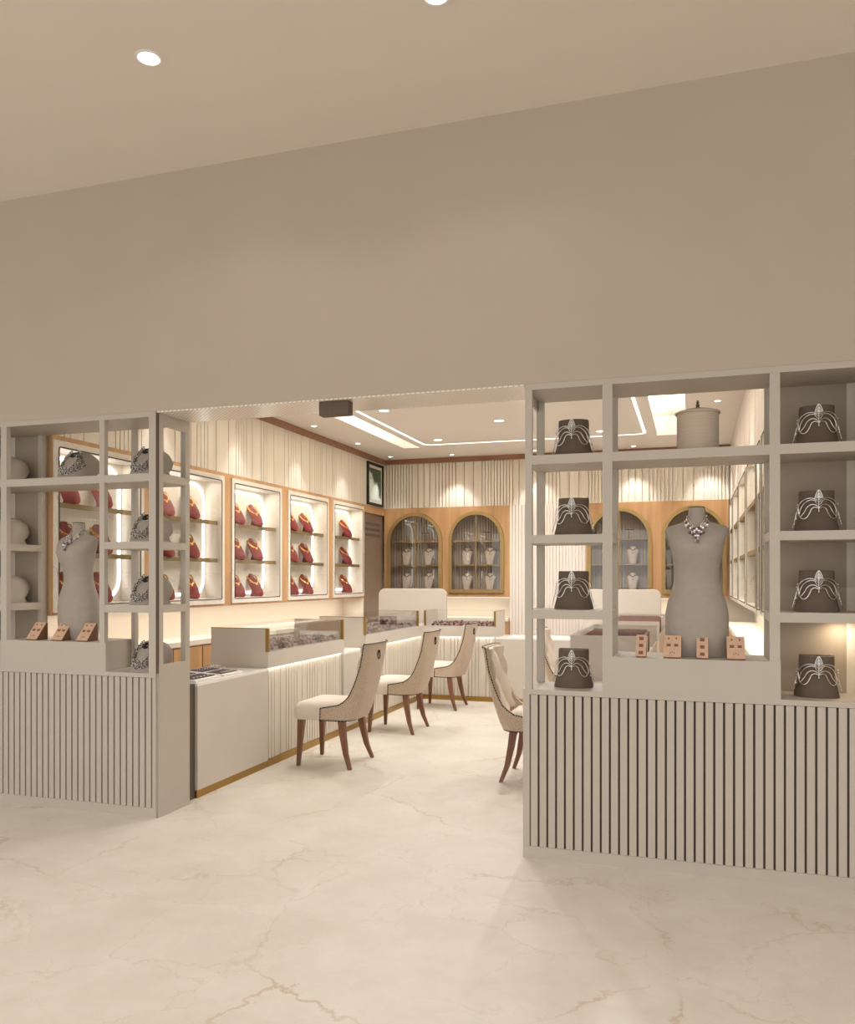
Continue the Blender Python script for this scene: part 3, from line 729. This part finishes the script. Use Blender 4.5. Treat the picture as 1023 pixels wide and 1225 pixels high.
# white trays with plum felt on the near plain counter
def felt_tray(x0, x1, y0, y1, label, n):
    t = thing('felt_tray', label, 'tray', ((x0 + x1) / 2, (y0 + y1) / 2, .785), 'white trays with plum felt')
    b = MB(); b.prism([(x0, .786), (x1, .786), (x1, .797), (x0, .815)], 1, y0, y1); b.build('frame', 'white', t)
    dz = lambda x: .815 - .018 * (x - x0) / (x1 - x0) + .0006
    b = MB()
    for k in range(n):
        a = x0 + .02 + k * (x1 - x0 - .03) / n; c = a + (x1 - x0 - .03) / n - .028
        b.add([(a, y0 + .02, dz(a)), (c, y0 + .02, dz(c)), (c, y1 - .02, dz(c)), (a, y1 - .02, dz(a)), (a, y0 + .02, dz(a) + .003), (c, y0 + .02, dz(c) + .003), (c, y1 - .02, dz(c) + .003), (a, y1 - .02, dz(a) + .003)], [(0, 1, 2, 3), (4, 5, 6, 7), (0, 1, 5, 4), (1, 2, 6, 5), (2, 3, 7, 6), (3, 0, 4, 7)])
    b.build('felt_pad', 'navy', t)
    b = MB(); r = random.Random(n + int(y0 * 10))
    for k in range(6):
        y = y0 + .05 + k * (y1 - y0 - .1) / 5; b.ball((x1 - .05, y, dz(x1 - .05) + .007), .009, 6, 4, (1.4, 1, .7)); b.ball((x0 + .08, y, dz(x0 + .08) + .006), .006, 6, 4)
    b.build('jewel', 'silver', t)
felt_tray(-3.60, -3.26, 4.93, 5.25, 'white sloping tray with plum felt bars, nearest on the plain counter by the left cabinet', 2)
felt_tray(-3.60, -3.26, 5.29, 5.56, 'white sloping tray with plum felt bars, farther on the plain counter by the left cabinet', 2)
t = thing('glass_dish', 'small clear glass dish near the glass case on the plain left counter', 'dish', (-3.60, 5.72, .785))
MB().lathe([(.03, 0), (.06, .008), (.075, .03), (.072, .03), (.056, .012), (.02, .006)], (-3.60, 5.72, .786), 20).build('bowl', 'glass', t, smooth=True)
b = MB(); r = random.Random(3)
for k in range(14): b.ball((-3.60 + .04 * (r.random() - .5) * 2, 5.72 + .04 * (r.random() - .5) * 2, .803 + .006 * r.random()), .008, 6, 4)
b.build('bead', 'silver', t)
# silver pieces on the plain counter behind the right cabinet
def pile(x, y, z, label, seed, n=26, rad=.06):
    r = random.Random(seed); b = MB()
    for k in range(4):
        rr = rad * (.45 + .17 * k); b.tube([(x + rr * math.cos(a * PI / 8), y + rr * .8 * math.sin(a * PI / 8), z + .008 + .006 * (3 - k) + .004 * math.sin(a * 2.1 + k)) for a in range(16)], .006, 5, closed=True)
    for k in range(n):
        a = r.random() * 2 * PI; q = rad * r.random(); b.ball((x + q * math.cos(a), y + q * math.sin(a), z + .012 + .018 * r.random()), .007, 5, 3)
    tag(b.build('chain_necklace', 'silver', None, (x, y, z), smooth=True), label, 'necklace')
pile(-.60, 5.25, .786, 'coiled silver chain lying on the plain counter behind the right cabinet', 1)
t = thing('display_pad', 'crumpled white display cushion behind the bottom bust of the left cabinet', 'cushion', (-3.42, 4.98, .785))
rings = []
r = random.Random(9)
for i in range(7):
    a = PI * i / 6 * .97 + .04; rings.append([(-3.40 + .09 * math.sin(a) * math.cos(2 * PI * k / 14) * (1 + .15 * math.sin(3 * k)), 4.99 + .055 * math.sin(a) * math.sin(2 * PI * k / 14), .815 + .03 - .055 * math.cos(a) * 1.0 + .006 * math.sin(5 * k + i)) for k in range(14)])
mn = min(p[2] for q in rings for p in q)
rings = [[(p[0], p[1] - .05, p[2] - mn + .786) for p in q] for q in rings]

# remove the unused cushion empty: the counter trays stand there instead
bpy.data.objects.remove(t)

# ------------------------------------------------------------------ chairs
def interp(tab, z):
    for (z0, a), (z1, b_) in zip(tab, tab[1:]):
        if z <= z1: return a + (b_ - a) * (z - z0) / (z1 - z0) if z > z0 else a
    return tab[-1][1]
WT = [(.374, .035), (.472, .035), (.486, -.04), (.501, -.118), (.53, -.165), (.564, -.202), (.62, -.235), (.69, -.264), (.806, -.305), (.90, -.322), (.985, -.334)]
BT = [(.374, -.225), (.43, -.255), (.56, -.300), (.75, -.340), (.985, -.382)]
def chair():
    t = thing('dining_chair', '', 'chair', (0, 0, 0), local=True)
    zs = [.374, .42, .472, .478, .486, .501, .53, .564, .60, .65, .69, .75, .806, .86, .90, .95, .985]
    def plan(z, off):
        wf, bk = interp(WT, z), interp(BT, z); hy = .245 - off - .010 * (z - .374); bk += off
        wf = max(wf, bk + .03)
        pts = []; rr = min(.12, max(.02, wf - bk - .002)); N = 7
        pts.append((wf, -hy)); pts.append((bk + rr + (wf - bk - rr) * .5, -hy))
        for k in range(N + 1):
            a = k / N * PI / 2; pts.append((bk + rr - rr * math.sin(a), -hy + .13 - .13 * math.cos(a)))
        full = pts + [(x, -y) for x, y in reversed(pts)]
        return [(x, y, z) for x, y in full]
    b = MB(); outer = [plan(z, 0) for z in zs]; inner = [plan(z, .032) for z in zs]
    # back top rises slightly in the middle
    n = len(outer[0])
    v = [p for r in outer for p in r] + [p for r in inner for p in r]; R_ = len(zs); f = []
    for i in range(R_ - 1):
        for j in range(n - 1):
            a = i * n + j; f.append((a, a + 1, a + n + 1, a + n)); a += R_ * n; f.append((a, a + n, a + n + 1, a + 1))
    for j in range(n - 1):
        f.append((j, j + 1, R_ * n + j + 1, R_ * n + j)); k = (R_ - 1) * n + j; f.append((k, k + 1, R_ * n + k + 1, R_ * n + k))
    for i in range(R_ - 1):
        for j in (0, n - 1): a = i * n + j; f.append((a, a + n, R_ * n + a + n, R_ * n + a))
    b.add(v, f); b.build('shell', 'fabric', t, smooth=True)
    # tufted inner back
    b = MB(); G = 26; rows_ = []
    for i in range(G + 1):
        z = .50 + (.975 - .50) * i / G; row = []
        bk = interp(BT, z) + .034
        for j in range(G + 1):
            y = -.195 + .39 * j / G; e = abs(y) / .195
            d = .030 * abs(math.cos((y / .13 + (z - .5) / .16) * PI / 2)) ** .5 * abs(math.cos((y / .13 - (z - .5) / .16) * PI / 2)) ** .5
            row.append((bk + .004 + d * 1.15 + .022 * e ** 3, y, z))
        rows_.append(row)
    back = [[(interp(BT, r[0][2]) + .024, p[1], p[2]) for p in r] for r in rows_]
    nn = G + 1; v = [p for r in rows_ for p in r] + [p for r in back for p in r]; f = []
    for i in range(G):
        for j in range(G):
            a = i * nn + j; f.append((a, a + 1, a + nn + 1, a + nn))
            a += nn * nn; f.append((a, a + nn, a + nn + 1, a + 1))
    for j in range(G):
        f.append((j, j + 1, nn * nn + j + 1, nn * nn + j)); k = G * nn + j; f.append((k, k + 1, nn * nn + k + 1, nn * nn + k))
        a = j * nn; f.append((a, a + nn, nn * nn + a + nn, nn * nn + a)); a = j * nn + G; f.append((a, a + nn, nn * nn + a + nn, nn * nn + a))
    b.add(v, f); b.build('tufted_backrest', 'tuft', t, smooth=True)
    # seat cushion
    b = MB(); rings = []
    for z, e, dome in ((.372, -.010, 0), (.385, 0, 0), (.43, .004, 0), (.465, .002, 0), (.49, -.010, 0), (.508, -.035, 0), (.522, -.08, 0), (.530, -.14, 0), (.533, -.20, 0)):
        rings.append([(x, max(-1, min(1, y / (.238 + e))) * ((.238 + e) if x > .02 else min(.207, .238 + e)), z) for x, y in rrect(-.20 - e * .9, .270 + e, -.238 - e, .238 + e, .045, 5) for x, y in ([(x, y)] if x > 0 or abs(y) < 0 else [(.045, y), (.012, y), (x, y)] if (y > 0 and x > -.17 and False) else [(x, y)])])
    b.loft(rings); b.build('seat', 'tuft', t, smooth=True)
    # legs
    for sy in (-1, 1):
        for nm, pts in (('leg', [(.215, .195 * sy, .376), (.222, .207 * sy, .2), (.232, .222 * sy, 0)]), ('leg', [(-.135, .195 * sy, .376), (-.150, .205 * sy, .26), (-.178, .218 * sy, .12), (-.222, .238 * sy, 0)])):
            R2 = [.027, .020, .014] if len(pts) == 3 else [.027, .024, .019, .014]
            b = MB().loft([[(p[0] + q * sx, p[1] + q * sz, p[2]) for sx, sz in ((-1, -1), (1, -1), (1, 1), (-1, 1))] for p, q in zip(pts, R2)])
            b.build('leg', 'legwood', t, bevel=.004)
    # nail-head trim: dashes along the edges
    def dashes(mb, path, st=.018, r=.0048):
        P = [Vector(p) for p in path]; acc = 0
        for p, q in zip(P, P[1:]):
            L_ = (q - p).length; u = (q - p).normalized(); s = -acc
            while s < L_:
                if s >= 0: mb.tube([p + u * s, p + u * min(L_, s + st * .72)], r, 4)
                s += st
            acc = (L_ + acc) % st if False else 0
    b = MB()
    for sy in (-1, 1):
        path = [(interp(WT, z) - .004, sy * (.2465 - .010 * (z - .374)), z) for z in zs[1:]]
        path = [(.033, sy * .247, .378)] + path
        dashes(b, path)
        pb = [(x, y * 1.008, .378) for x, y, z in outer[0][:10]] if sy < 0 else [(x, y * 1.008, .378) for x, y, z in outer[0][-10:]]
        dashes(b, pb)
    tp = [(x - .003, y, z + .001) for x, y, z in outer[-1]]
    dashes(b, tp)
    b.build('nailhead_trim', 'black', t)
    # ring pull at the back
    b = MB(); bz = .895; bxp = interp(BT, bz) - .012
    b.tube([(bxp + .004, .024 * math.cos(k * PI / 8), bz + .030 * math.sin(k * PI / 8) - .01) for k in range(16)], .005, 6, closed=True)
    b.ball((bxp + .004, 0, bz + .022), .012, 8, 5)
    b.build('ring_pull', 'chrome', t, smooth=True)
    return t
ch = chair()
ch.location = (-2.785, 6.22, 0); ch.rotation_euler = (0, 0, PI); ch['group'] = 'upholstered chairs at the counters'
ch['label'] = 'cream upholstered chair with nailhead trim, nearest of the three at the left row of counters'
copy_thing(ch, (-2.785, 7.745, 0), PI, 'cream upholstered chair with nailhead trim, middle of the three at the left row of counters')
copy_thing(ch, (-2.785, 9.25, 0), PI, 'cream upholstered chair with nailhead trim, farthest of the three at the left row of counters')
copy_thing(ch, (-1.13, 6.20, 0), 0, 'cream chair with tufted backrest half hidden behind the right display cabinet')
copy_thing(ch, (-1.13, 8.45, 0), 0, 'cream chair with tufted backrest seen through the lowest opening of the right cabinet')

# ------------------------------------------------------------------ dress forms
FORM = [(0, .152, .085, 0), (.03, .156, .092, 0), (.12, .160, .104, 0), (.22, .160, .106, 0), (.29, .147, .100, 0), (.34, .128, .086, 0), (.39, .115, .075, 0), (.43, .113, .073, -.002), (.48, .116, .078, -.008),
        (.53, .124, .092, -.018), (.575, .134, .100, -.022), (.615, .146, .094, -.016), (.645, .156, .080, -.008), (.668, .160, .062, 0), (.682, .150, .050, .004), (.694, .112, .047, .006), (.706, .070, .045, .006), (.722, .048, .043, .004), (.75, .043, .041, .002), (.782, .041, .039, 0)]
def dress_form(loc, rot, label):
    t = thing('dress_form', label, 'mannequin torso', loc, local=True); n = 40
    b = MB(); rings = []
    for z, hw, d, y0 in FORM:
        ring = []
        for k in range(n):
            a = 2 * PI * k / n; ca, sa = math.cos(a), math.sin(a)
            e = 1.0 if z > .7 or z < .5 else .85
            ring.append((hw * math.copysign(abs(ca) ** e, ca), y0 + d * math.copysign(abs(sa) ** e, sa) , z))
        rings.append(ring)
    b.loft(rings); b.build('torso', 'greyform', t, smooth=True)
    MB().lathe([(.0405, .782), (.041, .786), (.02, .789)], (0, 0, 0), 24).build('neck_cap', 'black', t)
    t.rotation_euler = (0, 0, rot); return t
dress_form((.015, 4.60, ZX + .001), 0, 'grey headless dress form wearing a jewelled necklace in the right cabinet window')
dress_form((-3.955, 4.60, ZX + .001), -.12, 'grey headless dress form turned sideways in the left cabinet window')
def surf(x, z, off):
    for p, q in zip(FORM, FORM[1:]):
        if z <= q[0]: f_ = (z - p[0]) / (q[0] - p[0]); break
    hw, d, y0 = (p[i] + (q[i] - p[i]) * f_ for i in (1, 2, 3))
    return (x, y0 - (d + off) * math.sqrt(max(0, 1 - (x / (hw + off)) ** 2)), z)
def form_necklace(loc, rot, label):
    t = thing('jewelled_necklace', label, 'necklace', loc, local=True)
    def front(w_, top, low, n=25):
        r_ = []
        for k in range(n):
            q = -1 + 2 * k / (n - 1); r_.append(surf(w_ * q, top - (top - low) * (1 - abs(q) ** 1.7), .006))
        return r_
    b = MB()
    for w_, top, low in ((.047, .738, .672), (.052, .722, .655), (.060, .712, .640)): b.tube(front(w_, top, low), .0032, 5)
    b.tube([(.050 * math.cos(k * PI / 12), .004 + .048 * math.sin(k * PI / 12), .738 + .006 * math.sin(k * PI / 12)) for k in range(13)], .003, 5)
    b.build('chain', 'silver', t, smooth=True)
    b = MB(); c = MB()
    for k in range(-5, 6):
        for q in range(3 - abs(k) // 3):
            x = k * .0105; z = .664 - .017 * q + abs(k) * .0078
            (b if (k + q) % 2 else c).ball(surf(x, z, .010), .0072 + .0015 * (q % 2), 6, 4, (1, .7, 1))
    p = surf(0, .612, .010); b.box(-.010, .010, p[1] - .006, p[1] + .004, .592, .626)
    for sd in (-1, 1): b.ball(surf(sd * .034, .648, .010), .010, 4, 2).ball(surf(sd * .020, .640, .010), .009, 4, 2)
    b.build('stone', 'gem', t)
    c.box(-.012, .012, p[1] - .007, p[1] + .003, .627, .633)
    c.build('sparkle', 'silver', t)
    t.rotation_euler = (0, 0, rot)
form_necklace((.015, 4.60, ZX + .001), 0, 'wide necklace of violet and clear stones around the neck of the right dress form')
form_necklace((-3.955, 4.60, ZX + .001), -.12, 'necklace of violet and clear stones around the neck of the left dress form')

# ------------------------------------------------------------------ brown displays with silver filigree collars
def brown_bust(loc, label):
    t = thing('collar_display', label, 'display stand', loc, 'brown collar displays in the right cabinet', local=True)
    b = MB(); n = 14
    def sec(z, hw, dep):
        # front is an arc, back is straight
        return [(hw * math.cos(PI + PI * k / n), -dep * math.sin(PI * k / n) if True else 0, z) for k in range(n + 1)] + [(hw, .05, z), (-hw, .05, z)]
    b.loft([sec(0, .104, .070), (sec(.012, .103, .069)), sec(.055, .092, .062), sec(.10, .080, .055), sec(.19, .080, .054), sec(.205, .079, .053)])
    b.build('stand', 'brown', t, smooth=True)
    MB().box(-.079, .079, .0, .048, .2051, .208).build('lid', 'brown', t)
    return t
def collar(loc, label):
    b = MB()
    def wrap(u, z, out=.006):
        f_ = min(1, max(0, z / .10)); hw = .104 - .024 * f_ + out; dep = .070 - .015 * f_ + out
        a = max(-1.75, min(1.75, u / (.100))); over = max(0, abs(u) - .175)
        return ((hw + .010 * min(1, abs(a))) * math.sin(a), -(dep + .002) * math.cos(a) + over, z)
    def smooth_path(pts, n=5):
        out = []; P = [pts[0]] + pts + [pts[-1]]
        for i in range(1, len(P) - 2):
            for k in range(n):
                t_ = k / n; q = []
                for c in (0, 1):
                    p0, p1, p2, p3 = P[i - 1][c], P[i][c], P[i + 1][c], P[i + 2][c]
                    q.append(.5 * (2 * p1 + (p2 - p0) * t_ + (2 * p0 - 5 * p1 + 4 * p2 - p3) * t_ ** 2 + (3 * p1 - p0 - 3 * p2 + p3) * t_ ** 3))
                out.append(q)
        return out + [pts[-1]]
    arcs = [[(.015, .160), (.040, .167), (.068, .163), (.098, .148), (.122, .122), (.138, .090), (.142, .062)],
            [(.015, .152), (.036, .158), (.060, .152), (.084, .135), (.102, .108), (.106, .084), (.094, .076)],
            [(.006, .124), (.020, .133), (.040, .134), (.060, .122), (.076, .098), (.094, .076)],
            [(.006, .116), (.022, .121), (.038, .112), (.048, .090), (.058, .072), (.074, .064), (.092, .072), (.112, .092), (.122, .122)]]
    for sd in (-1, 1):
        for arc in arcs: b.tube([wrap(sd * u, z) for u, z in smooth_path(arc)], .0024, 5)
        for k in range(8): b.ball(wrap(sd * (.135 + .012 * math.sin(k * 2.3)), .040 + .014 * k), .0040, 5, 3)
        b.tube([wrap(sd * .150, .10), wrap(sd * .150, .02)], .0022, 4)
    for q in (1, .62, .28):
        b.tube([wrap(.021 * q * math.cos(k * PI / 10) * (1 - .45 * max(0, math.sin(k * PI / 10))), .166 + (.040 if math.sin(k * PI / 10) > 0 else .032) * q * math.sin(k * PI / 10)) for k in range(20)], .0024, 5, closed=True)
    b.tube([wrap(0, .205), wrap(0, .100)], .0022, 5)
    b.ball(wrap(0, .118), .007, 6, 4); b.ball(wrap(0, .100), .004, 6, 4)
    o = b.build('filigree_collar', 'silver', None, None, smooth=True); o.location = loc
    return tag(o, label, 'necklace', 'silver filigree collars in the right cabinet')
lv = [('lowest level', ZB), ('third shelf from the top', 1.332), ('second shelf from the top', 1.733), ('top shelf', 2.160)]
for x, cn in ((-.630, 'left'), (.592, 'right')):
    for ln, z in lv:
        brown_bust((x, 4.57, z + .0005), 'dark brown collar display, %s, %s tower of right cabinet' % (ln, cn))
        collar((x, 4.57, z + .0005), 'silver filigree collar on brown display, %s, %s tower' % (ln, cn))

# ------------------------------------------------------------------ grey neck displays with chunky silver strands (left cabinet)
NP = [(.0, .0), (.028, .055), (.058, .110), (.086, .152), (.115, .177), (.155, .190), (.205, .187), (.262, .168), (.288, .140), (.296, .112), (.280, .088), (.250, .072), (.235, .055), (.245, .030), (.268, .0)]
def nk_k(s): return max(0.02, (1 - min(.999, abs(s)) ** 2.6)) ** (1 / 2.6)
def neck_display(loc, rot, label, m='greyform'):
    """rounded bolster: sloping front, overhanging back, flared foot; faces -Y"""
    b = MB(); rings = []
    for q in (-.995, -.96, -.9, -.8, -.65, -.45, -.2, 0, .2, .45, .65, .8, .9, .96, .995):
        k = nk_k(q); k2 = .35 + .65 * k
        rings.append([(q * .100, (d - .15) * k2, z * k2) for d, z in NP])
    b.loft(rings)
    o = b.build('neck_display', m, None, None, smooth=True); o.location = loc; o.rotation_euler = (0, 0, rot)
    tag(o, label, 'necklace display', 'rounded neck displays in the left cabinet'); return 0
def strands(loc, rot, label):
    t = thing('strand_necklace', label, 'necklace', loc, 'chunky silver strand necklaces', local=True)
    def on(x, tt, off):
        k2 = .35 + .65 * nk_k(x / .100); d, z = interp([(a[1], a[0]) for a in NP[:5]], tt * .176), tt * .176
        return (x, (d - .15) * k2 - off * .7, z * k2 + off * .7)
    b = MB()
    for q in range(5):
        R1, R2 = .050 + .0108 * q, .32 + .062 * q; nb = 24 + 4 * q
        for k in range(nb):
            a = PI * (.5 + .10) + 2 * PI * .90 * k / (nb - 1)
            b.ball(on(R1 * math.cos(a), max(.06, .66 + R2 * math.sin(a) * (1 if math.sin(a) < 0 else .75)) if True else 0, .007), .0060, 5, 3)
    b.build('strand', 'strandbead', t, smooth=True)
    b = MB(); b.loft([[on(.024 * math.cos(2 * PI * k / 14), .90 + .10 * math.sin(2 * PI * k / 14), oo) for k in range(14)] for oo in (.002, .008)])
    b.build('opening_shade', 'black', t)  # black oval paints the dark seen in the loop's opening
    t.rotation_euler = (0, 0, rot)
RN = .02
for ln, z in lv:
    dz = neck_display((-3.365, 4.585, z + .0005), RN, 'grey rounded neck display, %s, narrow tower of left cabinet' % ln)
    strands((-3.365, 4.585, z + .0005 + dz), RN, 'chunky silver strand necklace, %s, narrow tower of left cabinet' % ln)
dz = neck_display((-3.93, 4.58, 2.1605), RN, 'grey rounded neck display on the top shelf above the left dress form')
strands((-3.93, 4.58, 2.1605 + dz), RN, 'chunky silver strand necklace on the top shelf above the left dress form')
for ln, z in lv:
    if z == ZB: continue
    neck_display((-4.545, 4.585, z + .0005), RN, 'beige rounded neck display, %s, far left edge of left cabinet' % ln, 'cab')

# ------------------------------------------------------------------ peach earring stands
def wedge(loc, rot, wd, dp, h, kind, label):
    t = thing('earring_stand', label, 'earring stand', loc, 'peach earring stands', local=True)
    MB().prism([(-dp / 2, 0), (dp / 2, 0), (dp / 2, h), (dp / 2 - .012, h)], 0, -wd / 2 + .001, wd / 2 - .001).build('block', 'peachside', t)
    n = Vector((0, -h, dp - .012)).normalized(); u = Vector((0, dp - .012, h)).normalized()
    def slab(mb, x0, x1, s0, s1, o0, o1):
        pts = []
        for o_ in (o0, o1):
            for x, s in ((x0, s0), (x1, s0), (x1, s1), (x0, s1)): pts.append(tuple(Vector((x, -dp / 2, 0)) + u * s + n * o_))
        mb.add(pts, [(0, 1, 2, 3), (4, 5, 6, 7), (0, 1, 5, 4), (1, 2, 6, 5), (2, 3, 7, 6), (3, 0, 4, 7)])
    L_ = math.hypot(dp - .012, h); b = MB(); slab(b, -wd / 2, wd / 2, .004, L_, 0, .005); b.build('face', 'peach', t)
    b = MB()
    if kind == 'narrow':
        for s in (.18, .5, .82): b = MB(); slab(b, -.011, .011, L_ * s - .009, L_ * s + .009, .005, .008); b.build('stud', 'peachside', t)
    else:
        for x in (-wd * .22, wd * .22): b = MB(); slab(b, x - .010, x + .010, L_ * .55 - .007, L_ * .55 + .007, .005, .008); b.build('stud', 'peachside', t)
        for x in (-wd * .22, wd * .22): b = MB(); slab(b, x - .003, x + .003, L_ * .86 - .006, L_ * .86 + .004, .005, .008); b.build('stud', 'peachside', t)
        for x in (-.01, 0.0, .01): b = MB(); slab(b, x - .002, x + .002, L_ * .25 - .003 - abs(x) * .6, L_ * .25 + .003 - abs(x) * .6, .005, .007); b.build('stud', 'peachside', t)
    t.rotation_euler = (0, 0, rot)
zt = ZX + .0015
for (x, wd, kd, lb) in ((-.262, .052, 'narrow', 'leftmost, narrow one'), (-.105, .086, 'wide', 'second, wide one'), (.042, .056, 'narrow', 'third, narrow one'), (.203, .086, 'wide', 'rightmost, wide one')):
    wedge((x, 4.475, zt), 0, wd, .10, .108, kd, 'peach earring stand at the foot of the right dress form, ' + lb)
for x, lb in ((-4.190, 'leftmost'), (-3.985, 'middle'), (-3.785, 'rightmost')):
    wedge((x, 4.478, zt), 0, .085, .105, .11, 'wide', 'sloping peach earring stand in front of the left dress form, %s of three' % lb)

# ------------------------------------------------------------------ covered drum on the top shelf
t = thing('lidded_drum', 'beige cloth drum with domed lid and finial on the shelf above the right dress form', 'lidded drum', (.020, 4.585, 2.1605))
c0 = (.020, 4.585, 2.1605)
MB().lathe([(.104, 0), (.106, .01), (.106, .205)], c0, 36).build('drum', 'shade', t, smooth=True)
MB().lathe([(.114, .203), (.115, .210), (.108, .214), (.07, .226), (.02, .232)], c0, 36).build('lid', 'shade', t, smooth=True)
MB().lathe([(.016, .231), (.017, .238), (.008, .242), (.010, .252), (.005, .258), (.007, .266), (.002, .278)], c0, 12).build('finial', 'brown', t, smooth=True)

# ------------------------------------------------------------------ downlights
def downlight(x, y, z, r, label, group, power, kind='spot', aim=None, size=80, col=(1, .985, .965)):
    t = thing('downlight', label, 'ceiling light', (x, y, z - .004), group)
    MB().lathe([(r, .004), (r + .012, .004), (r + .012, -.001), (r, -.001), (r, .004)], (x, y, z - .004), 24, cap=False).build('trim_ring', 'white', t)
    MB().lathe([(r, .0025), (r, .0005)], (x, y, z - .004), 24).build('lens', 'lamp', t)
    if power:
        l = bpy.data.lights.new('lamp', 'SPOT'); l.energy = power; l.spot_size = math.radians(size); l.spot_blend = .45; l.shadow_soft_size = r * .8; l.color = col
        o = bpy.data.objects.new('lamp', l); C.objects.link(o); o.parent = t; o.location = (0, 0, -.02)
        if aim: o.rotation_euler = Vector(aim).to_track_quat('-Z', 'Y').to_euler()
for k, y in enumerate((5.97, 7.25, 8.56, 9.85, 11.05)):
    downlight(-4.11, y, HC, .03, 'small round downlight near the left wall, %s from the shop front' % ('first', 'second', 'third', 'fourth', 'fifth')[k], 'small downlights around the shop ceiling', L_SPOT, size=64, col=(1, .985, .98))
for k, x in enumerate((-3.22, -2.05, -.75, .19)):
    downlight(x, 11.13, HC, .03, 'small round downlight near the back wall, %s from the left' % ('first', 'second', 'third', 'last')[k], 'small downlights around the shop ceiling', L_SPOT * 1.7, size=76, col=(1, .985, .98))
for k, y in enumerate((5.97, 7.25, 8.55, 9.85)):
    downlight(.22, y, HC, .03, 'small round downlight near the right wall, %s from the shop front' % ('first', 'second', 'third', 'fourth')[k], 'small downlights around the shop ceiling', L_SPOT, size=64, col=(1, .985, .98))
for i, x in enumerate((-2.93, -1.96, -1.00)):
    for j, y in enumerate((6.75, 7.70, 8.56, 9.52)):
        if (i == 1) != (j in (0, 2)): continue
        downlight(x, y, iz, .05, 'round downlight in dropped ceiling panel, %s column, row %s from entrance' % (('left', 'middle', 'right')[i], ('one', 'two', 'three', 'four')[j]), 'downlights in the dropped panel', L_ISL, size=150)
for j, y in enumerate((1.0, -1.4, -3.6)):
    for i, x in enumerate((-5.4, -2.5, .4, 3.3)):
        downlight(x, y, HM, .052, 'added unseen passage downlight, row %s behind the visible pair, %s from left' % (('one', 'two', 'three')[j], ('first', 'second', 'third', 'fourth')[i]), 'passage downlights', L_MALL, size=140)  # unseen rows added to brighten the passage floor and ceiling
for k, (x, y) in enumerate(((-2.514, 3.403), (-1.061, 3.42))):
    downlight(x, y, HM, .052, ('round downlight in the passage ceiling, upper left of the view', 'round downlight in the passage ceiling, cut by the top edge of the view')[k], 'passage downlights', L_MALL * .1, size=140)
for o in bpy.data.objects:
    if '_o' in o: del o['_o']
